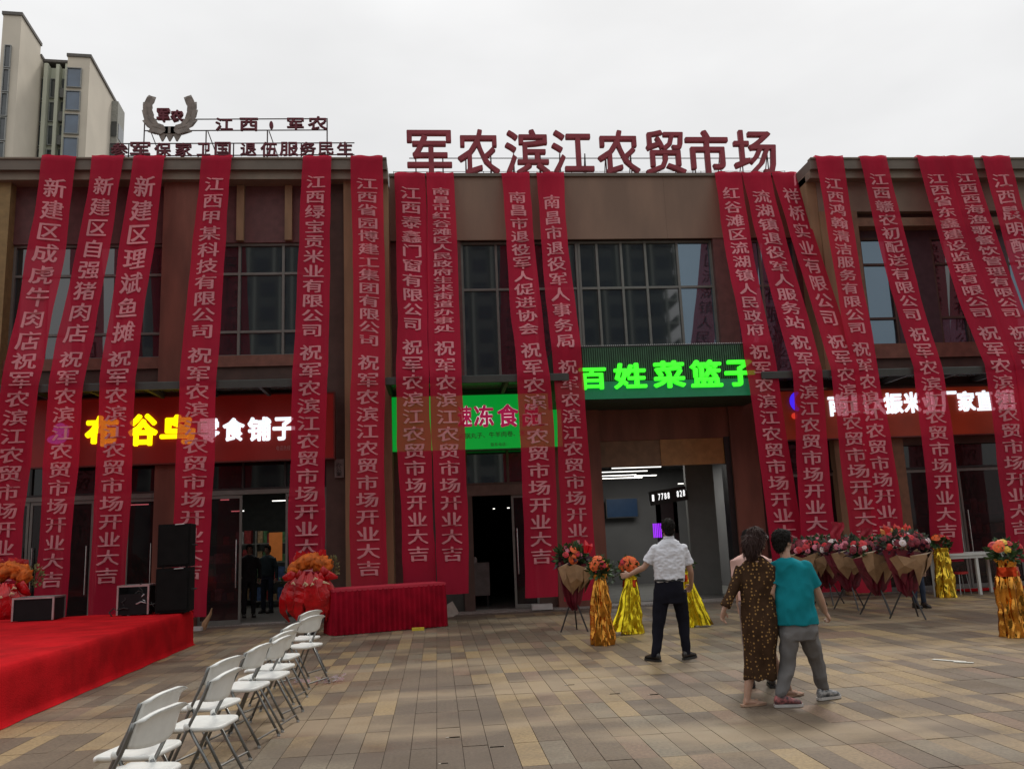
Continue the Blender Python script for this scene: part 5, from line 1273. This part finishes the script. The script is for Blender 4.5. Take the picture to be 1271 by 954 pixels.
# ---- boy in teal shirt
Yb_ = 7.75
def ab(px, py, dy=0): return at(px, py, Yb_+dy)
boy = thing('person', 'person with short black hair in a teal shirt and grey trousers, mid stride', 'person', (ab(992, 800).x, Yb_, 0))
rv, fv = V(.88, -.48, 0).normalized(), V(.48, .88, 0).normalized()
hdf = V(.90, .5, -.05)
hc = ab(971.5, 673, .03); nb_ = ab(975, 691); shL, shR = ab(964, 702, .06), ab(1000, 703, -.06)
elL, wrL = ab(957, 735, .0), ab(965, 752, .14); elR, wrR = ab(1014, 735, -.02), ab(1024, 759, .05)
pel = ab(989, 775)
hipL, hipR = ab(979, 785), ab(1001, 782); knL, knR = ab(977, 825, .02), ab(1014, 820, .10); anL, anR = ab(970, 866, -.04), ab(1022, 858, .16)
anL.z = anR.z = .09
b = MB(); head_geo(b, hc, hdf, .96)
limb(b, [(hc-V(0, .01, .05), .047), (nb_, .048), (nb_-V(0, 0, .05), .06)])
torso_rings(b, [(nb_-V(0, 0, .04), .08, .065), (shL.lerp(shR, .5)-V(0, 0, .02), .145, .08), (ab(985, 735), .14, .095), (pel, .14, .1)], rv, fv)
limb(b, [(shL, .043), (elL, .034), (wrL, .024)]); limb(b, [(shR, .048), (shR.lerp(elR, .6), .047), (elR, .043), (elR.lerp(wrR, .4), .042), (wrR, .028)])
hand(b, wrR, V(.55, .35, -.62), V(.4, .8, .3), V(-.3, -.6, -.6), .95, 1.02); hand(b, wrL, V(.6, .8, -.1), V(0, 0, 1), V(1, 0, 0), .7, .9)
for hp, kn, an in ((hipL, knL, anL), (hipR, knR, anR)): limb(b, [(hp, .075), (kn, .048), (an, .034)])
remesh(b, .0065, SKIN, 'body', boy, 3); face_parts(boy, hc, hdf, .96)
b = MB()
torso_rings(b, [(nb_+V(0, 0, -.005), .062, .06), (nb_-V(0, 0, .04), .115, .082), (shL.lerp(shR, .5)-V(0, 0, .012), .185, .105), (ab(984, 725), .185, .125), (ab(986, 750), .185, .13), (ab(988, 768), .195, .135), (ab(988, 775), .198, .135)], rv, fv)
b.ell(shR+V(0, 0, -.006), (.064, .064, .064), 14, 10); b.ell(shL+V(0, 0, -.006), (.062, .062, .062), 14, 10); limb(b, [(shR.lerp(elR, .12), .062), (shR.lerp(elR, .45), .068), (shR.lerp(elR, .78), .073)]); limb(b, [(shL, .066), (shL.lerp(elL, .45), .066), (shL.lerp(elL, .75), .07)])
remesh(b, .009, mat('teal_shirt', (.006, .19, .23), .9, spec=.15, vary=.1, scale=6), 'shirt', boy, 5, wrinkle(.015, 7, (1, 1, .6), 5))
b = MB(); torso_rings(b, [(ab(988, 768), .17, .115), (ab(989, 782), .185, .128), (ab(989, 793), .165, .12)], rv, fv)
for hp, kn, an in ((hipL, knL, anL), (hipR, knR, anR)): limb(b, [(hp, .098), (hp.lerp(kn, .5), .088), (kn, .073), (kn.lerp(an, .5), .066), (an+V(0, 0, .03), .054), (an+V(0, 0, .0), .05)])
remesh(b, .009, mat('grey_trousers', (.15, .145, .145), .9, spec=.15, vary=.1), 'trousers', boy, 4, wrinkle(.014, 7, (1, 1, .7), 1))
M_SN = mat('grey_sneaker', (.025, .03, .04), .6, scale=34, col2=(.42, .42, .42)); M_SO = mat('pale_sole', (.42, .40, .38), .6)
shoe(boy, anL, V(.96, -.1, 0), mat('dark_sneaker', (.02, .018, .022), .6, scale=30, col2=(.38, .12, .12)), .24, M_SO); shoe(boy, anR, V(.93, .3, 0), M_SN, .25, M_SO)
hair_short(boy, hc, hdf, 1.0, seed=4)

# ---- someone partly hidden behind the woman, and dim figures inside
def figure(label, px, Y, h, top, bottom, face=V(0, -1, 0), arms=((-.26, -.05), (.26, -.05)), foot=None, vox=.012, sleeves=True, sc=1.0):
    g_ = Vector((X_(px, 720, Y), Y, foot if foot is not None else 0)); t = thing('person', label, 'person', g_)
    k = h/1.7; fv = face.normalized(); rv = fv.cross(V(0, 0, 1))
    def q(x, y, z): return g_+(rv*x+fv*y+V(0, 0, z))*k
    hc = q(0, .02, 1.58); b = MB(); head_geo(b, hc, fv, .95*k)
    limb(b, [(q(0, 0, 1.52), .05*k), (q(0, 0, 1.42), .055*k)])
    torso_rings(b, [(q(0, 0, 1.43), .08*k, .06*k), (q(0, 0, 1.38), .15*k, .08*k), (q(0, 0, 1.15), .13*k, .09*k), (q(0, 0, .95), .14*k, .1*k)], rv, fv)
    J = []
    for s_, (ax, ay) in zip((-1, 1), arms):
        sh, el, wr = q(s_*.17, 0, 1.37), q(ax*.95, -.02, 1.1), q(ax, .06+ay, .86); J.append((sh, el, wr))
        limb(b, [(sh, .045*k), (el, .037*k), (wr, .026*k)]); hand(b, wr, V(0, 0, -1)+fv*.3, fv, -rv*s_, .5, k)
    Lg = []
    for s_ in (-1, 1):
        hp, kn, an = q(s_*.09, 0, .9), q(s_*.1, .02, .48), q(s_*.11, -.01, .08); Lg.append((hp, kn, an)); limb(b, [(hp, .075*k), (kn, .05*k), (an, .035*k)])
    remesh(b, vox, SKIN, 'body', t, 2); face_parts(t, hc, fv, .95*k)
    b = MB(); torso_rings(b, [(q(0, 0, 1.45), .07*k, .065*k), (q(0, 0, 1.38), .185*k, .1*k), (q(0, 0, 1.15), .17*k, .12*k), (q(0, 0, .92), .18*k, .125*k)], rv, fv)
    for sh, el, wr in J: limb(b, [(sh, .062*k), (sh.lerp(el, .75), .062*k)]+([(el, .05*k), (wr, .04*k)] if sleeves else []))
    remesh(b, vox, top, 'top', t, 3, wrinkle(.01))
    b = MB(); torso_rings(b, [(q(0, 0, .95), .165*k, .115*k), (q(0, 0, .82), .17*k, .12*k)], rv, fv)
    for hp, kn, an in Lg: limb(b, [(hp, .095*k), (kn, .072*k), (an, .058*k)])
    remesh(b, vox, bottom, 'trousers', t, 3, wrinkle(.01))
    for _, _, an in Lg: shoe(t, V(an.x, an.y, g_.z+.09), fv, M_LEA)
    hair_short(t, hc, fv, .95*k)
M_NV = mat('black_clothes', (.015, .016, .02), .8); M_DB = mat('dark_blue_trousers', (.015, .025, .05), .8)
figure('person in a pale pink sleeveless top almost hidden behind the patterned dress', 934, 8.7, 1.57, mat('pink_top', (.62, .38, .33), .7), mat('grey_slacks', (.20, .15, .14), .8), V(.3, 1, 0), arms=((-.17, .0), (.17, 0)), sleeves=False, vox=.009)
figure('person in black clothes standing inside the left glass door', 309, 20.6, 1.66, M_NV, M_NV, V(.3, -1, 0), foot=.016)
figure('person in dark clothes further inside the left shop, beside the orange poster', 332, 21.6, 1.62, mat('dark_teal_clothes', (.02, .04, .05), .8), M_DB, V(-.4, -1, 0), foot=.016)
figure('person in dark blue trousers mostly hidden behind the daisy flower stand', 1138, 15.3, 1.28, mat('dark_maroon_top', (.07, .01, .02), .8), M_DB, V(0, -1, 0), arms=((-.19, 0), (.19, 0)))
# ---------------------------------------------------------------- far apartment towers
M_TWR = mat('cream_render', (.62, .565, .47), .85, vary=.05, scale=.3)
M_TWG = mat('pale_green_render', (.52, .54, .44), .85, vary=.05, scale=.3)
M_TWB = mat('roof_edge', (.12, .11, .10), .7)
M_TWP = mat('blue_tower_glass', (.06, .10, .16), .12, vary=.25, scale=.4, ior=1.8)
M_TWD = mat('dark_tower_glass', (.05, .06, .065), .15, vary=.4, scale=.5, ior=1.7)
YT = 90.0
def tower(label, rz, corner, blocks):
    t = thing('apartment_tower', label, 'apartment tower', (corner.x, corner.y, 0), rz); return t
def lbox(t, name, m, *a, **k):
    b = MB(); b.box(*a); return part(name, b, m, t, **k)
FH = 3.0
# nearer block: right front corner at photo (112,72)
c1 = at(112, 72, YT); zt = c1.z
tA = tower('cream apartment tower with a column of blue windows behind the left wing', .09, Vector((c1.x, YT, 0)), None)
wA = 6.2
lbox(tA, 'wall', M_TWR, -2.3, 0, 0, 11, 0, zt); lbox(tA, 'wall', M_TWG, -wA, -2.3, 1.2, 11, 0, zt-.8)
lbox(tA, 'roof_edge', M_TWB, -2.4, .15, -.15, 11.2, zt+.001, zt+.35); lbox(tA, 'roof_edge', M_TWB, -wA-.1, -2.41, .75, 11.2, zt-.3, zt)
lbox(tA, 'side_bay', mat('bay_grey', (.3, .3, .27), .8), .0, .75, 8.6, 11.5, 0, zt-.5)
lbox(tA, 'roof_box', M_TWR, -6.2, -3.2, 3, 8, zt+.46, zt+1.3)
lbox(tA, 'wall', M_TWG, -2.55, -2.3, .1, 1.2, 0, zt-.8); lbox(tA, 'wall', M_TWG, -4.75, -4.35, .2, 1.2, 0, zt-.8); lbox(tA, 'wall', M_TWG, -6.35, -5.75, .0, 1.2, 0, zt-.2); lbox(tA, 'wall', M_TWG, -3.55, -3.2, .3, 1.2, 0, zt-.8)
def wcol(t, m, x0, x1, y, ztop, n, h, gap, frame=True, d=.25):
    for k in range(n):
        z1 = ztop-k*(h+gap); b = MB(); e = .08
        b.box(x0, x1, y-d, y-.002, z1-h, z1-h+e); b.box(x0, x1, y-d, y-.002, z1-e, z1); b.box(x0, x0+e, y-d, y-.002, z1-h+e, z1-e); b.box(x1-e, x1, y-d, y-.002, z1-h+e, z1-e)
        o = part('window', b, mat('pale_window_frame', (.28, .29, .28), .6), t); p = MB(); p.box(x0+e, x1-e, y-.12, y-.01, z1-h+e, z1-e); part('pane', p, m, o)
wcol(tA, M_TWP, -2.27, -.75, .0, zt-1.4, 12, 2.35, .4); wcol(tA, M_TWD, -4.3, -3.6, 1.2, zt-2.2, 12, 2.3, .5)
for k in range(12):
    z1 = zt-3.4-k*2.8; b = MB(); b.box(-3.15, -2.6, .55, 1.19, z1-1.2, z1-.1); o = part('balcony', b, mat('balcony_grey', (.14, .14, .13), .7), tA); b = MB(); b.box(-3.13, -2.62, 1.1, 1.19, z1+.0, z1+1.3); part('pane', b, M_TWD, o)
for k in range(12):
    z1 = zt-3.2-k*2.8; b = MB(); b.box(.751, .8, 9, 11.2, z1-1.9, z1); o = part('window', b, M_TWD, tA)
    b = MB(); b.box(.1, .68, 8.5, 8.6, z1-1.9, z1); part('window', b, M_TWD, tA)
wcol(tA, M_TWD, -5.75, -4.8, .9, zt-2.4, 4, 2.5, .25)
wcol(tA, M_TWD, -5.7, -4.8, .9, zt-15, 4, 2.5, .25)
# taller slab in front of it, at the very left
c2 = at(27, 20, 84.0); zt2 = c2.z
tB = tower('tall cream apartment tower cut by the left edge of the photograph', .09, Vector((c2.x, 84, 0)), None)
lbox(tB, 'wall', M_TWR, -1.75, 0, 0, 5.5, 0, zt2); lbox(tB, 'wall', M_TWR, -3.2, -1.76, 3.0, 9, 0, zt2-8); lbox(tB, 'wall', M_TWR, -.6, .0, 5.51, 12, 0, zt2-1.2)
lbox(tB, 'roof_edge', M_TWB, -1.85, .12, -.15, 5.6, zt2+.001, zt2+.35); lbox(tB, 'roof_edge', M_TWB, -.7, .12, 5.61, 12.1, zt2-1.199, zt2-.9)
wcol(tB, M_TWD, -1.35, -.72, 0, zt2-3.5, 13, 2.55, .12)
for k in range(9): lbox(tB, 'balcony', mat('balcony_grey', (.14, .14, .13), .7), -3.6, -1.8, 1.6, 3.0, zt2-11-k*3, zt2-9.9-k*3)
# block of flats across the street, behind the camera: seen mirrored in the upper windows
t = thing('flats_across_street', 'long grey block of flats mirrored in the upper windows', 'flats', (0, -62, 0))
hF = 46
M_FL = mat('flats_render', (.10, .11, .115), .85, vary=.1, scale=.3)
lbox(t, 'wall', M_FL, -34, 29.5, -12, 0, 0, hF)
M_FW = mat('flats_window', (.03, .035, .05), .3)
b = MB(); c = MB(); d = MB()
for i in range(21):
    x = -32.6+i*3
    for k in range(15):
        b.box(x, x+1.7, .0, .06, 1+k*3, 2.7+k*3)
    c.box(x+2.2, x+2.5, .0, .5, 0, hF)
for k in range(15): d.box(29.5, 31.5, -8, -.4, 3+k*3, 3.35+k*3); d.box(31.2, 31.5, -8, -.4, 3.35+k*3, 4.2+k*3)
part('windows', b, M_FW, t, kind='stuff'); part('fins', c, mat('flats_fin', (.28, .3, .28), .8), t, kind='stuff'); part('balconies', d, mat('flats_fin', (.4, .42, .38), .8), t, kind='stuff')
